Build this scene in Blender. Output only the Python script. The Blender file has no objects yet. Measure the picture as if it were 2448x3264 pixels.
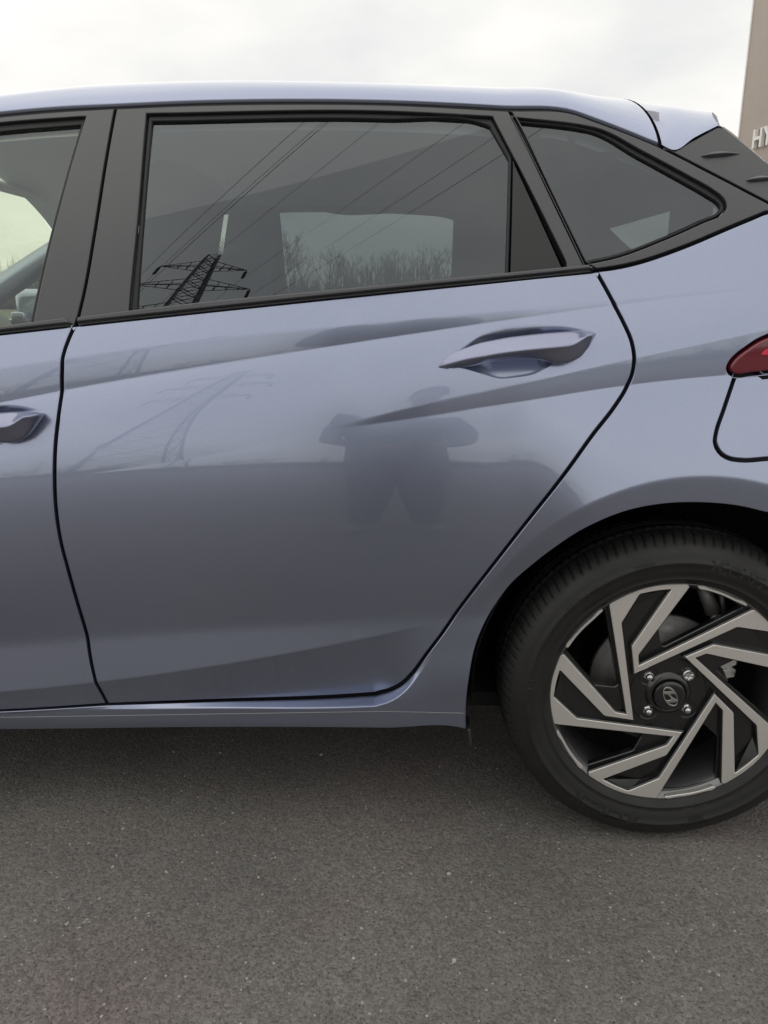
import bpy, bmesh, math, random
import numpy as np
from mathutils import Vector, Matrix
from mathutils.geometry import delaunay_2d_cdt

random.seed(7)
rng = np.random.default_rng(7)
R = math.radians
SC = bpy.context.scene
COL = SC.collection

# ------------------------------------------------------------------ camera
cam = bpy.data.cameras.new('camera')
cam.sensor_fit = 'VERTICAL'; cam.sensor_height = 36.0; cam.lens = 27.03
cam.clip_start = 0.02; cam.clip_end = 2500
cam_o = bpy.data.objects.new('camera', cam); COL.objects.link(cam_o)
cam_o.location = (-0.4734, -2.1523, 1.0014)
cam_o.rotation_euler = (R(90 - 15.28), 0, R(2.26))
SC.camera = cam_o

# ------------------------------------------------------------------ overcast sky
SUN_EL, SUN_AZ = R(45), R(-38)          # sun is behind the car, up to the left, dissolved in cloud
wd = bpy.data.worlds.new('World'); SC.world = wd; wd.use_nodes = True
nt = wd.node_tree; N = nt.nodes; Lk = nt.links
bg = N['Background']; bg.inputs['Strength'].default_value = 0.1
sky = N.new('ShaderNodeTexSky'); sky.sky_type = 'NISHITA'; sky.sun_disc = False
sky.sun_elevation = SUN_EL; sky.sun_rotation = SUN_AZ; sky.dust_density = 2.0
tc = N.new('ShaderNodeTexCoord')
sep = N.new('ShaderNodeSeparateXYZ'); Lk.new(tc.outputs['Generated'], sep.inputs[0])
# project the view direction onto a cloud deck so that the clouds flatten towards the horizon
zz = N.new('ShaderNodeMath'); zz.operation = 'ADD'; zz.inputs[1].default_value = .22; Lk.new(sep.outputs['Z'], zz.inputs[0])
zm = N.new('ShaderNodeMath'); zm.operation = 'MAXIMUM'; zm.inputs[1].default_value = .12; Lk.new(zz.outputs[0], zm.inputs[0])
cmb = N.new('ShaderNodeCombineXYZ')
for k, ax in enumerate(('X', 'Y')):
    dv = N.new('ShaderNodeMath'); dv.operation = 'DIVIDE'; Lk.new(sep.outputs[ax], dv.inputs[0]); Lk.new(zm.outputs[0], dv.inputs[1]); Lk.new(dv.outputs[0], cmb.inputs[k])
nz = N.new('ShaderNodeTexNoise'); nz.inputs['Scale'].default_value = 1.5; nz.inputs['Detail'].default_value = 5; nz.inputs['Roughness'].default_value = .48
Lk.new(cmb.outputs[0], nz.inputs['Vector'])
cr = N.new('ShaderNodeValToRGB')
cr.color_ramp.elements[0].position = .36; cr.color_ramp.elements[0].color = (.76, .765, .76, 1)
cr.color_ramp.elements[1].position = .66; cr.color_ramp.elements[1].color = (1.0, .978, .925, 1)
Lk.new(nz.outputs['Fac'], cr.inputs['Fac'])
sc_ = N.new('ShaderNodeVectorMath'); sc_.operation = 'SCALE'; Lk.new(cr.outputs['Color'], sc_.inputs[0])
# an overcast sky brightens gently towards the zenith
zp = N.new('ShaderNodeMath'); zp.operation = 'MAXIMUM'; zp.inputs[1].default_value = 0; Lk.new(sep.outputs['Z'], zp.inputs[0])
zg = N.new('ShaderNodeMath'); zg.operation = 'MULTIPLY_ADD'; zg.inputs[1].default_value = 0.4; zg.inputs[2].default_value = 8.1
Lk.new(zp.outputs[0], zg.inputs[0]); Lk.new(zg.outputs[0], sc_.inputs['Scale'])
mx = N.new('ShaderNodeMix'); mx.data_type = 'RGBA'; mx.inputs['Factor'].default_value = .96
Lk.new(sky.outputs['Color'], mx.inputs['A']); Lk.new(sc_.outputs['Vector'], mx.inputs['B'])
Lk.new(mx.outputs['Result'], bg.inputs['Color'])

sun = bpy.data.lights.new('sun', 'SUN'); sun.energy = 0.6; sun.angle = R(140); sun.color = (1, .95, .87)
sun_o = bpy.data.objects.new('sun', sun); COL.objects.link(sun_o)
sd = Vector((math.sin(SUN_AZ) * math.cos(SUN_EL), math.cos(SUN_AZ) * math.cos(SUN_EL), math.sin(SUN_EL)))
sun_o.rotation_euler = sd.to_track_quat('Z', 'Y').to_euler()

SC.view_settings.view_transform = 'Standard'; SC.view_settings.look = 'None'
SC.view_settings.exposure = 0.40; SC.view_settings.gamma = 1.0; SC.view_settings.use_curve_mapping = False
SC.render.engine = 'CYCLES'
SC.cycles.max_bounces = 10; SC.cycles.transparent_max_bounces = 24; SC.cycles.glossy_bounces = 5; SC.cycles.diffuse_bounces = 4
SC.cycles.use_denoising = True


# ------------------------------------------------------------------ materials
def mat(name, col, rough=.5, metal=0.0, coat=0.0, coat_rough=.03, spec=.5, **kw):
    m = bpy.data.materials.new(name); m.use_nodes = True
    b = m.node_tree.nodes['Principled BSDF']
    b.inputs['Base Color'].default_value = (*col, 1); b.inputs['Roughness'].default_value = rough
    b.inputs['Metallic'].default_value = metal; b.inputs['Coat Weight'].default_value = coat
    b.inputs['Coat Roughness'].default_value = coat_rough; b.inputs['Specular IOR Level'].default_value = spec
    return m


def noise_rough(m, scale, lo, hi, bump=0.0, bscale=None, detail=3, colvar=0.0):
    t = m.node_tree; b = t.nodes['Principled BSDF']
    c = t.nodes.new('ShaderNodeTexCoord'); n = t.nodes.new('ShaderNodeTexNoise')
    n.inputs['Scale'].default_value = scale; n.inputs['Detail'].default_value = detail
    t.links.new(c.outputs['Object'], n.inputs['Vector'])
    r = t.nodes.new('ShaderNodeMapRange'); r.inputs['To Min'].default_value = lo; r.inputs['To Max'].default_value = hi
    r.inputs['From Min'].default_value = .3; r.inputs['From Max'].default_value = .7
    t.links.new(n.outputs['Fac'], r.inputs['Value']); t.links.new(r.outputs['Result'], b.inputs['Roughness'])
    if colvar:
        base = b.inputs['Base Color'].default_value[:3]
        x = t.nodes.new('ShaderNodeMix'); x.data_type = 'RGBA'
        x.inputs['A'].default_value = (*[v * (1 - colvar) for v in base], 1); x.inputs['B'].default_value = (*[min(1, v * (1 + colvar)) for v in base], 1)
        t.links.new(n.outputs['Fac'], x.inputs['Factor']); t.links.new(x.outputs['Result'], b.inputs['Base Color'])
    if bump:
        n2 = t.nodes.new('ShaderNodeTexNoise'); n2.inputs['Scale'].default_value = bscale or scale * 8; n2.inputs['Detail'].default_value = 2
        t.links.new(c.outputs['Object'], n2.inputs['Vector'])
        bp = t.nodes.new('ShaderNodeBump'); bp.inputs['Strength'].default_value = bump; bp.inputs['Distance'].default_value = .002
        t.links.new(n2.outputs['Fac'], bp.inputs['Height']); t.links.new(bp.outputs['Normal'], b.inputs['Normal'])
    return m


def glass_mat(name, tint, ior=1.52, refl=1.0, rcol=(1, 1, 1)):
    m = bpy.data.materials.new(name); m.use_nodes = True; t = m.node_tree; t.nodes.clear()
    o = t.nodes.new('ShaderNodeOutputMaterial'); mixn = t.nodes.new('ShaderNodeMixShader')
    tr = t.nodes.new('ShaderNodeBsdfTransparent'); tr.inputs['Color'].default_value = (*tint, 1)
    gl = t.nodes.new('ShaderNodeBsdfGlossy'); gl.inputs['Roughness'].default_value = 0.0; gl.inputs['Color'].default_value = (*rcol, 1)
    fr = t.nodes.new('ShaderNodeFresnel'); 
    ge = t.nodes.new('ShaderNodeNewGeometry'); io = t.nodes.new('ShaderNodeMix'); io.inputs['A'].default_value = ior; io.inputs['B'].default_value = 1 / ior
    t.links.new(ge.outputs['Backfacing'], io.inputs['Factor']); t.links.new(io.outputs['Result'], fr.inputs['IOR'])   # a thin pane: same reflection from both sides
    mu = t.nodes.new('ShaderNodeMath'); mu.operation = 'MULTIPLY'; mu.inputs[1].default_value = refl; mu.use_clamp = True
    t.links.new(fr.outputs[0], mu.inputs[0]); t.links.new(mu.outputs[0], mixn.inputs[0])
    t.links.new(tr.outputs[0], mixn.inputs[1]); t.links.new(gl.outputs[0], mixn.inputs[2]); t.links.new(mixn.outputs[0], o.inputs[0])
    return m


def paint_mat():
    m = mat('car_paint', (.40, .44, .585), .31, .92, .9, .0)
    t = m.node_tree; b = t.nodes['Principled BSDF']
    b.inputs['Specular Tint'].default_value = (.50, .55, .70, 1)
    b.inputs['Coat IOR'].default_value = 1.75
    c = t.nodes.new('ShaderNodeTexCoord')
    v = t.nodes.new('ShaderNodeTexVoronoi'); v.inputs['Scale'].default_value = 1500
    t.links.new(c.outputs['Object'], v.inputs['Vector'])
    x = t.nodes.new('ShaderNodeMix'); x.data_type = 'RGBA'
    x.inputs['A'].default_value = (.31, .347, .47, 1); x.inputs['B'].default_value = (.352, .39, .52, 1)
    sp = t.nodes.new('ShaderNodeSeparateColor'); t.links.new(v.outputs['Color'], sp.inputs[0])
    t.links.new(sp.outputs[0], x.inputs['Factor']); t.links.new(x.outputs['Result'], b.inputs['Base Color'])
    return m


PAINT = paint_mat()
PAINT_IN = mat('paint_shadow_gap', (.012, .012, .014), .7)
FILM = noise_rough(mat('black_film', (.052, .054, .058), .34, 0, .8, .22), 40, .33, .40)
TRIM = noise_rough(mat('black_trim', (.028, .028, .029), .42), 60, .42, .5, .05, 900)
RUBBER = mat('window_rubber', (.012, .012, .013), .45)
GLASS_DARK = glass_mat('privacy_glass', (.33, .37, .365), 1.52, 2.6, (.90, .95, 1.0))
GLASS_CLEAR = glass_mat('clear_glass', (.86, .92, .80), 1.52, 2.0, (.92, .97, 1.0))
DARK = mat('interior_black', (.018, .018, .02), .8)
CLOTH = noise_rough(mat('seat_cloth', (.20, .205, .21), .9), 300, .85, .95, .2, 800, colvar=.3)
HEADLINER = mat('headliner_cloth', (.72, .75, .76), .95)
PLASTIC = noise_rough(mat('dash_plastic', (.16, .175, .175), .55), 200, .5, .6, .1, 900)
TYRE = noise_rough(mat('tyre_rubber', (.0130, .0128, .0126), .5), 25, .5, .68, .06, 500, colvar=.25)
RIM_BLACK = mat('gloss_black_alloy', (.010, .010, .011), .28, 0, .7, .06)
BARREL = mat('alloy_barrel', (.20, .20, .205), .32, .75, .3, .1)
LINER = mat('arch_liner', (.010, .010, .010), .9)
CHROME = mat('chrome', (.62, .62, .62), .16, 1)
STEEL = noise_rough(mat('cast_steel', (.62, .61, .59), .4, 1), 220, .32, .48, .5, 500)
DISC = noise_rough(mat('brake_drum', (.30, .29, .28), .5, .8), 80, .5, .7)
EMBLEM = mat('emblem_silver', (.55, .54, .52), .35, 1)


def machined_mat():
    m = mat('machined_alloy', (.80, .775, .73), .42, .72, .25, .12)
    return m


MACHINED = machined_mat()


def lamp_mat():
    m = bpy.data.materials.new('red_lens'); m.use_nodes = True; t = m.node_tree
    b = t.nodes['Principled BSDF']; b.inputs['Base Color'].default_value = (.16, .012, .022, 1); b.inputs['Roughness'].default_value = .12
    b.inputs['Coat Weight'].default_value = 1.0; b.inputs['Coat Roughness'].default_value = .01
    return m


LENS = lamp_mat()
LENS_BRIGHT = mat('red_reflector', (.72, .03, .08), .3)


# ------------------------------------------------------------------ measured outlines (metres: along the car, height)
FE = {'belt': [(-3.4, 0.86), (-2.3, 0.93), (-1.5331, 0.9114), (-1.1887, 0.9496), (-1.0543, 0.9637), (-0.5271, 1.0174), (-0.1834, 1.051), (-0.1696, 1.0525),
          (-0.1192, 1.0605), (-0.0222, 1.0909), (0.0554, 1.1225), (0.1182, 1.1475)],
 'door_bottom': [(-3.4, 0.245), (-1.2599, 0.2494), (-1.0517, 0.2639), (-0.8557, 0.277), (-0.593, 0.2923), (-0.5411, 0.2973), (-0.36, 0.303),
                 (0.6, 0.31)],
 'flare_crease': [(-3.4, 0.32), (-1.2434, 0.2954), (-1.1399, 0.3073), (-1.0364, 0.3213), (-0.9329, 0.3373), (-0.8294, 0.3554), (-0.7259, 0.3754),
                  (-0.6224, 0.3976), (-0.5189, 0.4217), (-0.4154, 0.4479), (0.6, 0.44)],
 'flare_soft': [(-3.4, 0.38), (-1.235, 0.3942), (-1.1326, 0.404), (-1.0302, 0.4133), (-0.9278, 0.422), (-0.8254, 0.4303), (-0.7229, 0.438),
                (-0.6205, 0.4452), (-0.5181, 0.4518), (-0.4157, 0.458), (0.6, 0.47)],
 'horizon': [(-3.4, 0.7), (-1.1852, 0.7026), (-1.0666, 0.7142), (-0.9481, 0.7241), (-0.8296, 0.7319), (-0.711, 0.7376), (-0.5925, 0.7409),
             (-0.4739, 0.7416), (-0.3554, 0.7395), (-0.2369, 0.7344), (-0.12, 0.58), (0.6, 0.56)],
 'roof_crown': [(-2.1, 1.375), (-1.9, 1.42), (-1.75, 1.441), (-1.5218, 1.3977), (-1.3962, 1.4293), (-1.2705, 1.4502), (-1.1449, 1.462),
                (-1.0192, 1.4664), (-0.8936, 1.4653), (-0.7679, 1.4603), (-0.6423, 1.4532), (-0.5167, 1.4456), (-0.391, 1.4394), (-0.2654, 1.4363),
                (-0.1397, 1.4379), (-0.0141, 1.446), (0.1115, 1.4624), (0.2372, 1.4888)],
 'roof_edge': [(-2.4, 0.86), (-2.25, 0.94), (-2.08, 1.03), (-1.9, 1.125), (-1.72, 1.212), (-1.5645, 1.2785), (-1.3964, 1.3139), (-1.2254, 1.3321),
               (-1.1187, 1.3396), (-1.0123, 1.3427), (-0.8858, 1.3458), (-0.6987, 1.3456), (-0.5322, 1.3405), (-0.3321, 1.3281), (-0.2018, 1.3176),
               (-0.1745, 1.3074), (-0.116, 1.2847), (-0.0615, 1.262), (-0.0365, 1.2511), (-0.0002, 1.2724), (0.0461, 1.2955)],
 'shoulder_crease': [(-3.4, 0.74), (-1.1878, 0.8333), (-1.034, 0.862), (-0.8802, 0.8878), (-0.7264, 0.9119), (-0.5726, 0.9352), (-0.4188, 0.9579),
                     (-0.265, 0.9798), (-0.1112, 1.0002), (0.0426, 1.0182), (0.5, 1.035)],
 'shoulder_top': [(-3.4, 0.8), (-1.1832, 0.8919), (-1.029, 0.9133), (-0.8748, 0.9326), (-0.7207, 0.9499), (-0.5665, 0.9653), (-0.4123, 0.9794),
                  (-0.2581, 0.9927), (-0.104, 1.0061), (0.0502, 1.0207), (0.5, 1.04)],
 'wedge_bottom': [(-3.4, 0.723), (-0.6167, 0.794), (-0.5328, 0.8056), (-0.4488, 0.8182), (-0.3648, 0.8312), (-0.2809, 0.844), (-0.1969, 0.8561),
                  (-0.113, 0.8671), (-0.029, 0.8764), (0.0549, 0.8834), (0.6, 0.915)],
 'wedge_top': [(-3.4, 0.725), (-0.6167, 0.7962), (-0.526, 0.8193), (-0.4352, 0.8411), (-0.3445, 0.8618), (-0.2537, 0.8817), (-0.163, 0.9009),
               (-0.0722, 0.9199), (0.0185, 0.9388), (0.1093, 0.9579), (0.6, 1.0)]}

OUT = {'B_low': [(-1.0565, 0.9648, 1), (-1.0649, 0.9442), (-1.0738, 0.9139), (-1.0762, 0.8886), (-1.0787, 0.8559), (-1.0805, 0.831), (-1.0854, 0.7742),
           (-1.0885, 0.7277), (-1.0914, 0.6686), (-1.0903, 0.6106), (-1.0822, 0.5323), (-1.072, 0.418), (-1.0681, 0.3633), (-1.0611, 0.3187),
           (-1.0551, 0.2902), (-1.0495, 0.2645, 1)],
 'B_top': [(-1.0131, 1.3373), (-1.0191, 1.2552), (-1.03, 1.1193), (-1.0449, 1.0108), (-1.0528, 0.9755)],
 'arch': [(-0.3673, 0.2278, 1), (-0.369, 0.261), (-0.366, 0.3371), (-0.353, 0.4115), (-0.3245, 0.4765), (-0.2994, 0.5172), (-0.2651, 0.5542),
          (-0.2319, 0.5865), (-0.1791, 0.6293), (-0.1175, 0.6579), (-0.0541, 0.6706), (0.0091, 0.6728), (0.0734, 0.6673), (0.1249, 0.6556)],
 'cup_high': [(-0.4241, 0.9027), (-0.4012, 0.9235), (-0.3668, 0.9495), (-0.3324, 0.9614), (-0.2792, 0.9668), (-0.2255, 0.9645), (-0.1985, 0.9586)],
 'cup_low': [(-0.3702, 0.8902), (-0.3457, 0.8792), (-0.3175, 0.8772), (-0.2899, 0.8811), (-0.2622, 0.893), (-0.2431, 0.8996)],
 'door_low_edge': [(-1.0481, 0.2662, 1), (-0.8545, 0.2792), (-0.5927, 0.2945), (-0.5409, 0.3004)],
 'door_rear_edge': [(-0.5426, 0.2833), (-0.516, 0.294), (-0.4941, 0.3111), (-0.4726, 0.3388), (-0.4477, 0.3805), (-0.4151, 0.4299), (-0.3834, 0.483),
                    (-0.2943, 0.6204), (-0.2145, 0.7332), (-0.177, 0.7858), (-0.1385, 0.8339), (-0.1206, 0.8613), (-0.1115, 0.8841),
                    (-0.1096, 0.9105), (-0.1147, 0.9401), (-0.1256, 0.9659), (-0.1416, 0.9979), (-0.1604, 1.033), (-0.1716, 1.0525, 1)],
 'fin_groove': [(0.0099, 1.2409), (0.0807, 1.2459)],
 'fin_groove2': [(0.0866, 1.2009), (0.1431, 1.2046)],
 'fin_line': [(-0.0605, 1.2577, 1), (0.1232, 1.1639)],
 'fin_top': [(-0.0352, 1.2515, 1), (0.0494, 1.2972, 1), (0.0831, 1.276), (0.1285, 1.2376)],
 'flap': [(0.1176, 0.8872, 1), (0.062, 0.8829, 1), (0.0428, 0.8295), (0.0289, 0.7887), (0.0274, 0.7779), (0.0302, 0.7672), (0.0388, 0.7561),
          (0.0516, 0.7493), (0.0702, 0.7463), (0.1171, 0.7483, 1)],
 'front_glass_right': [(-1.0744, 1.3094, 1), (-1.1382, 0.9708, 1)],
 'front_glass_top': [(-1.5601, 1.2452), (-1.3916, 1.2769), (-1.222, 1.2991), (-1.0819, 1.3087)],
 'front_handle_tip': [(-1.1058, 0.8027), (-1.1697, 0.8168)],
 'front_seal_right': [(-1.0689, 1.3195, 1), (-1.1334, 0.9723, 1)],
 'front_seal_top': [(-1.5629, 1.2579), (-1.3939, 1.2889), (-1.2239, 1.3102), (-1.0689, 1.3195)],
 'front_top': [(-1.5663, 1.2725), (-1.3976, 1.307), (-1.2265, 1.3257), (-1.1196, 1.3333), (-1.0191, 1.3375)],
 'grip_low': [(-0.3714, 0.9038), (-0.3491, 0.9111), (-0.3128, 0.9178), (-0.2692, 0.9202)],
 'handle_block': [(-0.2661, 0.9167), (-0.2601, 0.9109), (-0.2382, 0.9083), (-0.21, 0.9125), (-0.1916, 0.9251), (-0.1745, 0.9461)],
 'handle_crease': [(-0.4345, 0.897), (-0.3862, 0.9109), (-0.3323, 0.9208), (-0.2781, 0.9279), (-0.214, 0.9335), (-0.2018, 0.947)],
 'handle_low': [(-0.434, 0.8936), (-0.4137, 0.8901), (-0.3724, 0.894)],
 'handle_top': [(-0.4342, 0.8983), (-0.4148, 0.9186), (-0.3677, 0.9366), (-0.3215, 0.9458), (-0.2674, 0.9521), (-0.2212, 0.9553), (-0.1843, 0.9556),
                (-0.1768, 0.9523)],
 'lamp': [(0.1103, 0.9472, 1), (0.0958, 0.9409), (0.0758, 0.9275), (0.0586, 0.9135), (0.0511, 0.9034), (0.049, 0.8943), (0.053, 0.8867),
          (0.0635, 0.8829), (0.0877, 0.8851), (0.1175, 0.888, 1)],
 'mould_top_front': [(-1.5364, 0.9236), (-1.1904, 0.9622), (-1.0554, 0.9793)],
 'mould_top_rear': [(-1.0513, 0.9778), (-0.9552, 0.9897), (-0.5273, 1.031), (-0.1876, 1.0631)],
 'quarter_glass': [(-0.3019, 1.302, 1), (-0.1858, 1.2868), (-0.1744, 1.2839), (-0.0965, 1.241), (-0.0188, 1.1985), (0.0239, 1.1741), (0.0413, 1.1618),
                   (0.0446, 1.1546), (0.0388, 1.148), (0.0107, 1.1346), (-0.0604, 1.1041), (-0.1384, 1.0766), (-0.1877, 1.0661, 1)],
 'quarter_seal': [(-0.3058, 1.3053, 1), (-0.1857, 1.2899), (-0.1704, 1.2867), (-0.0884, 1.2457), (-0.0145, 1.2063), (0.0286, 1.1818),
                  (0.0448, 1.1688), (0.0491, 1.1573), (0.0424, 1.1473), (0.0107, 1.1327), (-0.0605, 1.1022), (-0.1384, 1.0744),
                  (-0.1884, 1.0639, 1)],
 'quarter_top': [(-0.3127, 1.3215, 1), (-0.2012, 1.3133), (-0.1738, 1.3027), (-0.1152, 1.2804), (-0.0605, 1.2577, 1)],
 'rear_back': [(-0.3155, 1.3216, 1), (-0.2924, 1.2783), (-0.2619, 1.2113), (-0.2237, 1.1307), (-0.1907, 1.0646, 1)],
 'rear_glass': [(-0.9544, 0.9924, 1), (-0.9508, 1.0917), (-0.9469, 1.3132, 1), (-0.5318, 1.3106), (-0.355, 1.2985), (-0.3471, 1.2952, 1),
                (-0.3145, 1.237, 1), (-0.3202, 1.0542, 1)],
 'rear_seal': [(-0.9625, 0.9909, 1), (-0.9536, 1.1424), (-0.9529, 1.3226, 1), (-0.5319, 1.3196), (-0.3454, 1.3077, 1), (-0.3114, 1.2409, 1),
               (-0.3171, 1.0542, 1)],
 'rear_top': [(-1.008, 1.3372, 1), (-0.8864, 1.3401), (-0.6991, 1.3399), (-0.5323, 1.3353), (-0.3155, 1.3216, 1)],
 'sill_low': [(-1.2648, 0.1969), (-0.903, 0.2135), (-0.5246, 0.2226), (-0.3692, 0.2234, 1), (-0.3666, 0.2224, 1)],
 'tri_panel': [(-0.3106, 1.2377, 1), (-0.2256, 1.0661, 1), (-0.3147, 1.0564, 1)]}

WHEEL = {'bolt': [(-0.043, 0.0368), (0.0299, 0.0401), (-0.0368, -0.0322), (0.0332, -0.0241)],
 'caliper': [(0.0943, 0.0567), (0.1164, 0.0689), (0.1213, 0.0282), (0.1076, 0.0239), (0.0858, 0.0486)],
 'cap': [(-0.0002, -0.0043)],
 'emblem': [(-0.0133, 0.0201), (0.0133, -0.0197)],
 'facet': [(-0.0717, 0.1973), (-0.0237, 0.2031), (-0.0808, 0.1683), (-0.0906, 0.1465)],
 'hole': [(0.0185, 0.2069, 1), (0.0266, 0.2061), (0.0549, 0.199), (0.0837, 0.1885), (0.1146, 0.1707, 1), (-0.0154, 0.0917, 1), (-0.0215, 0.0963, 1),
          (-0.0294, 0.131, 1)],
 'pocket': [(-0.0646, 0.0772, 1), (-0.0307, 0.1296, 1), (-0.0223, 0.095, 1), (-0.0166, 0.0896, 1), (-0.0598, 0.0605, 1)],
 'spoke': [(-0.1235, 0.1777, 1), (-0.1002, 0.1919), (-0.0724, 0.2053), (-0.0363, 0.2148), (-0.0021, 0.2173), (0.0093, 0.2177, 1), (0.014, 0.2131, 1),
           (-0.0639, 0.0804, 1), (-0.061, 0.0578, 1), (-0.0677, 0.0416, 1), (-0.0771, 0.0965, 1), (-0.0166, 0.2081, 1), (-0.0423, 0.205),
           (-0.0718, 0.1983, 1), (-0.099, 0.1425, 1), (-0.0616, -0.0528, 1), (-0.0747, -0.0421, 1)],
 'strip': [(0.0276, 0.2143, 1), (0.0302, 0.2153), (0.0515, 0.2097), (0.0729, 0.2025), (0.0972, 0.1912), (0.1166, 0.182), (0.1176, 0.1795, 1),
           (0.1157, 0.1783, 1), (0.0953, 0.1874), (0.0711, 0.1983), (0.0497, 0.2054), (0.0304, 0.2094, 1)]}

# ---- body surface: half width w(X, Z), integrated from the tilt of the metal at each height
def curve(name, X):
    """Cubic Hermite through the measured points of a feature line, held straight past its ends."""
    p = FE[name]; X = np.asarray(X, float)
    xs = np.array([a for a, b in p]); zs = np.array([b for a, b in p])
    h = np.diff(xs); sl = np.diff(zs) / h
    m = np.concatenate([[sl[0]], (sl[:-1] * h[1:] + sl[1:] * h[:-1]) / (h[1:] + h[:-1]), [sl[-1]]])
    Xc = np.clip(X, xs[0], xs[-1])
    i = np.clip(np.searchsorted(xs, Xc, 'right') - 1, 0, len(h) - 1)
    t = (Xc - xs[i]) / h[i]
    return ((2 * t ** 3 - 3 * t ** 2 + 1) * zs[i] + (t ** 3 - 2 * t ** 2 + t) * h[i] * m[i] + (-2 * t ** 3 + 3 * t ** 2) * zs[i + 1] + (t ** 3 - t ** 2) * h[i] * m[i + 1])


def sstep(a, b, x):
    t = np.clip((np.asarray(x, float) - a) / (b - a), 0, 1)
    return t * t * (3 - 2 * t)


WMAX = [(-3.5, .60), (-3.35, .72), (-3.2, .80), (-3.0, .845), (-2.6, .874), (-2.2, .882), (-1.8, .885), (-1.0, .886), (-.6, .886), (-.3, .886), (-.1, .885), (.08, .879), (.2, .868), (.32, .848), (.42, .818), (.55, .755), (.68, .66)]


def smooth_interp(X, pts):
    xs = np.array([a for a, b in pts]); ys = np.array([b for a, b in pts])
    out = 0
    for d, k in ((-.09, .15), (-.045, .22), (0, .26), (.045, .22), (.09, .15)):
        out = out + k * np.interp(X + d, xs, ys)
    return out


def nodes(X):
    """Heights and tilts (degrees, + faces the sky) of the section at X, top to bottom: arrays [node, point]."""
    zb, z1, z2 = curve('belt', X), curve('shoulder_top', X), curve('shoulder_crease', X)
    zh, zl, z4, z5 = curve('horizon', X), curve('flare_soft', X), curve('flare_crease', X), curve('door_bottom', X)
    zw1, zw2 = curve('wedge_top', X), curve('wedge_bottom', X)
    a = sstep(WEDGE_X, WEDGE_X + .10, X)                   # handle wedge grows towards the rear
    s = 1 - sstep(-.02, .12, X)                            # shoulder band runs out at the rear
    q = sstep(-.30, -.12, X)                               # rear haunch
    fl = 1 - sstep(-.54, -.42, X)                          # door flare fades out before the wheel
    e = .0016
    top = 23.0; under = 26.0; low = 6.0
    band_t, band_b = top + (9 - top) * s, top + (2.0 - top) * s
    lin = lambda z: under + (low - under) * np.clip((z2 - z) / np.maximum(z2 - zh, .02), 0, 1)
    tw1 = lin(zw1) * (1 - a) + (15 + q) * a
    tw_in, tw_out = tw1 * (1 - a) + 3.0 * a, tw1 * (1 - a) + .5 * a
    tw2 = lin(zw2) * (1 - a) + (15.5 + 3 * q) * a
    tl = -10 * (1 - q) - 2 * q; lo = 2.0 * (1 - fl)
    one = np.ones_like(X)
    L = [(1.5 * one, 24 * one), (zb, 24 * one), (z1 + e * 1.5, top * one), (z1 - e * 1.5, band_t), (z2 + e * .7, band_b), (z2 - e * .7, top + (under - top) * s),
         (zw1 + e, tw1), (zw1 - e, tw_in), (zw2 + e * .7, tw_out), (zw2 - e * .7, tw2), (zh, (low + .2) + 3 * q),
         (zl + .05, tl), (zl + .006, tl * .95), (zl - .014, lo + 5.5 * fl), (z4 + .0022, lo + 6.5 * fl), (z4 - .0008, lo - 18 * fl),
         (z5 + .001, lo - 12 * fl), (z5 - .03, lo - 12 * fl), (.0 * one, lo - 13 * fl - 6)]
    Z = np.array([p[0] for p in L]); T = np.radians(np.array([p[1] for p in L]))
    Z = np.minimum.accumulate(Z - np.arange(len(L))[:, None] * 1e-6, 0)
    return Z, T


def seg(ta, tb, dz):
    d = tb - ta
    small = np.abs(d) < 1e-5
    return dz * np.where(small, np.tan(ta), (np.log(np.cos(ta)) - np.log(np.cos(tb))) / np.where(small, 1, d))


def w_base(X, Zq):
    X = np.asarray(X, float); Zq = np.asarray(Zq, float); X, Zq = np.broadcast_arrays(X, Zq); shp = X.shape
    X = X.ravel(); Zq = Zq.ravel()
    Z, T = nodes(X)
    dz = Z[:-1] - Z[1:]
    C = np.concatenate([np.zeros((1, len(X))), np.cumsum(seg(T[:-1], T[1:], dz), 0)])
    col = np.arange(len(X))

    def at(z):
        i = np.clip((Z > z[None]).sum(0) - 1, 0, len(Z) - 2)
        za, zb_ = Z[i, col], Z[i + 1, col]; f = np.clip((za - z) / np.maximum(za - zb_, 1e-9), 0, 1)
        ta = T[i, col]; tb = ta + (T[i + 1, col] - ta) * f
        return C[i, col] + seg(ta, tb, za - z)
    return (at(Zq) - at(np.full_like(Zq, .72)) + smooth_interp(X, WMAX)).reshape(shp)


def flare(X, Z):
    # lip round the rear wheel arch: the metal turns in towards the opening
    out = 0
    for cx in (0.0, -2.58):
        r = np.hypot(np.asarray(X) - cx - .012, np.asarray(Z) - .315)
        d = np.clip(R_FLARE - r, 0, None)
        f = np.clip(r - R_FLARE, 0, .12) / .12
        up = sstep(.42, .56, Z)
        out = out - .30 * np.sqrt(d * d + .004 ** 2) * up + .30 * .004 * up + .0 * f
    return out


R_FLARE = .409
SP = (1.7, .11, .5)                                       # how the spoiler falls away to its tip


def w_low(X, Z):
    X = np.asarray(X, float); Z = np.asarray(Z, float)
    w = w_base(X, Z) + flare(X, Z)
    for (hx, hz) in HANDLES:
        w = w - cup(X - hx, Z - hz)
    return w


def edge_dist(X, Z):
    q = np.stack([np.ravel(X), np.ravel(Z)], 1); d = np.full(len(q), 9.0)
    for a, b in zip(DOOR_EDGE[:-1], DOOR_EDGE[1:]):
        ab = b - a; t = np.clip((q - a) @ ab / (ab @ ab), 0, 1)
        d = np.minimum(d, np.linalg.norm(q - a - t[:, None] * ab, axis=1))
    return d.reshape(np.shape(X))


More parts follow.
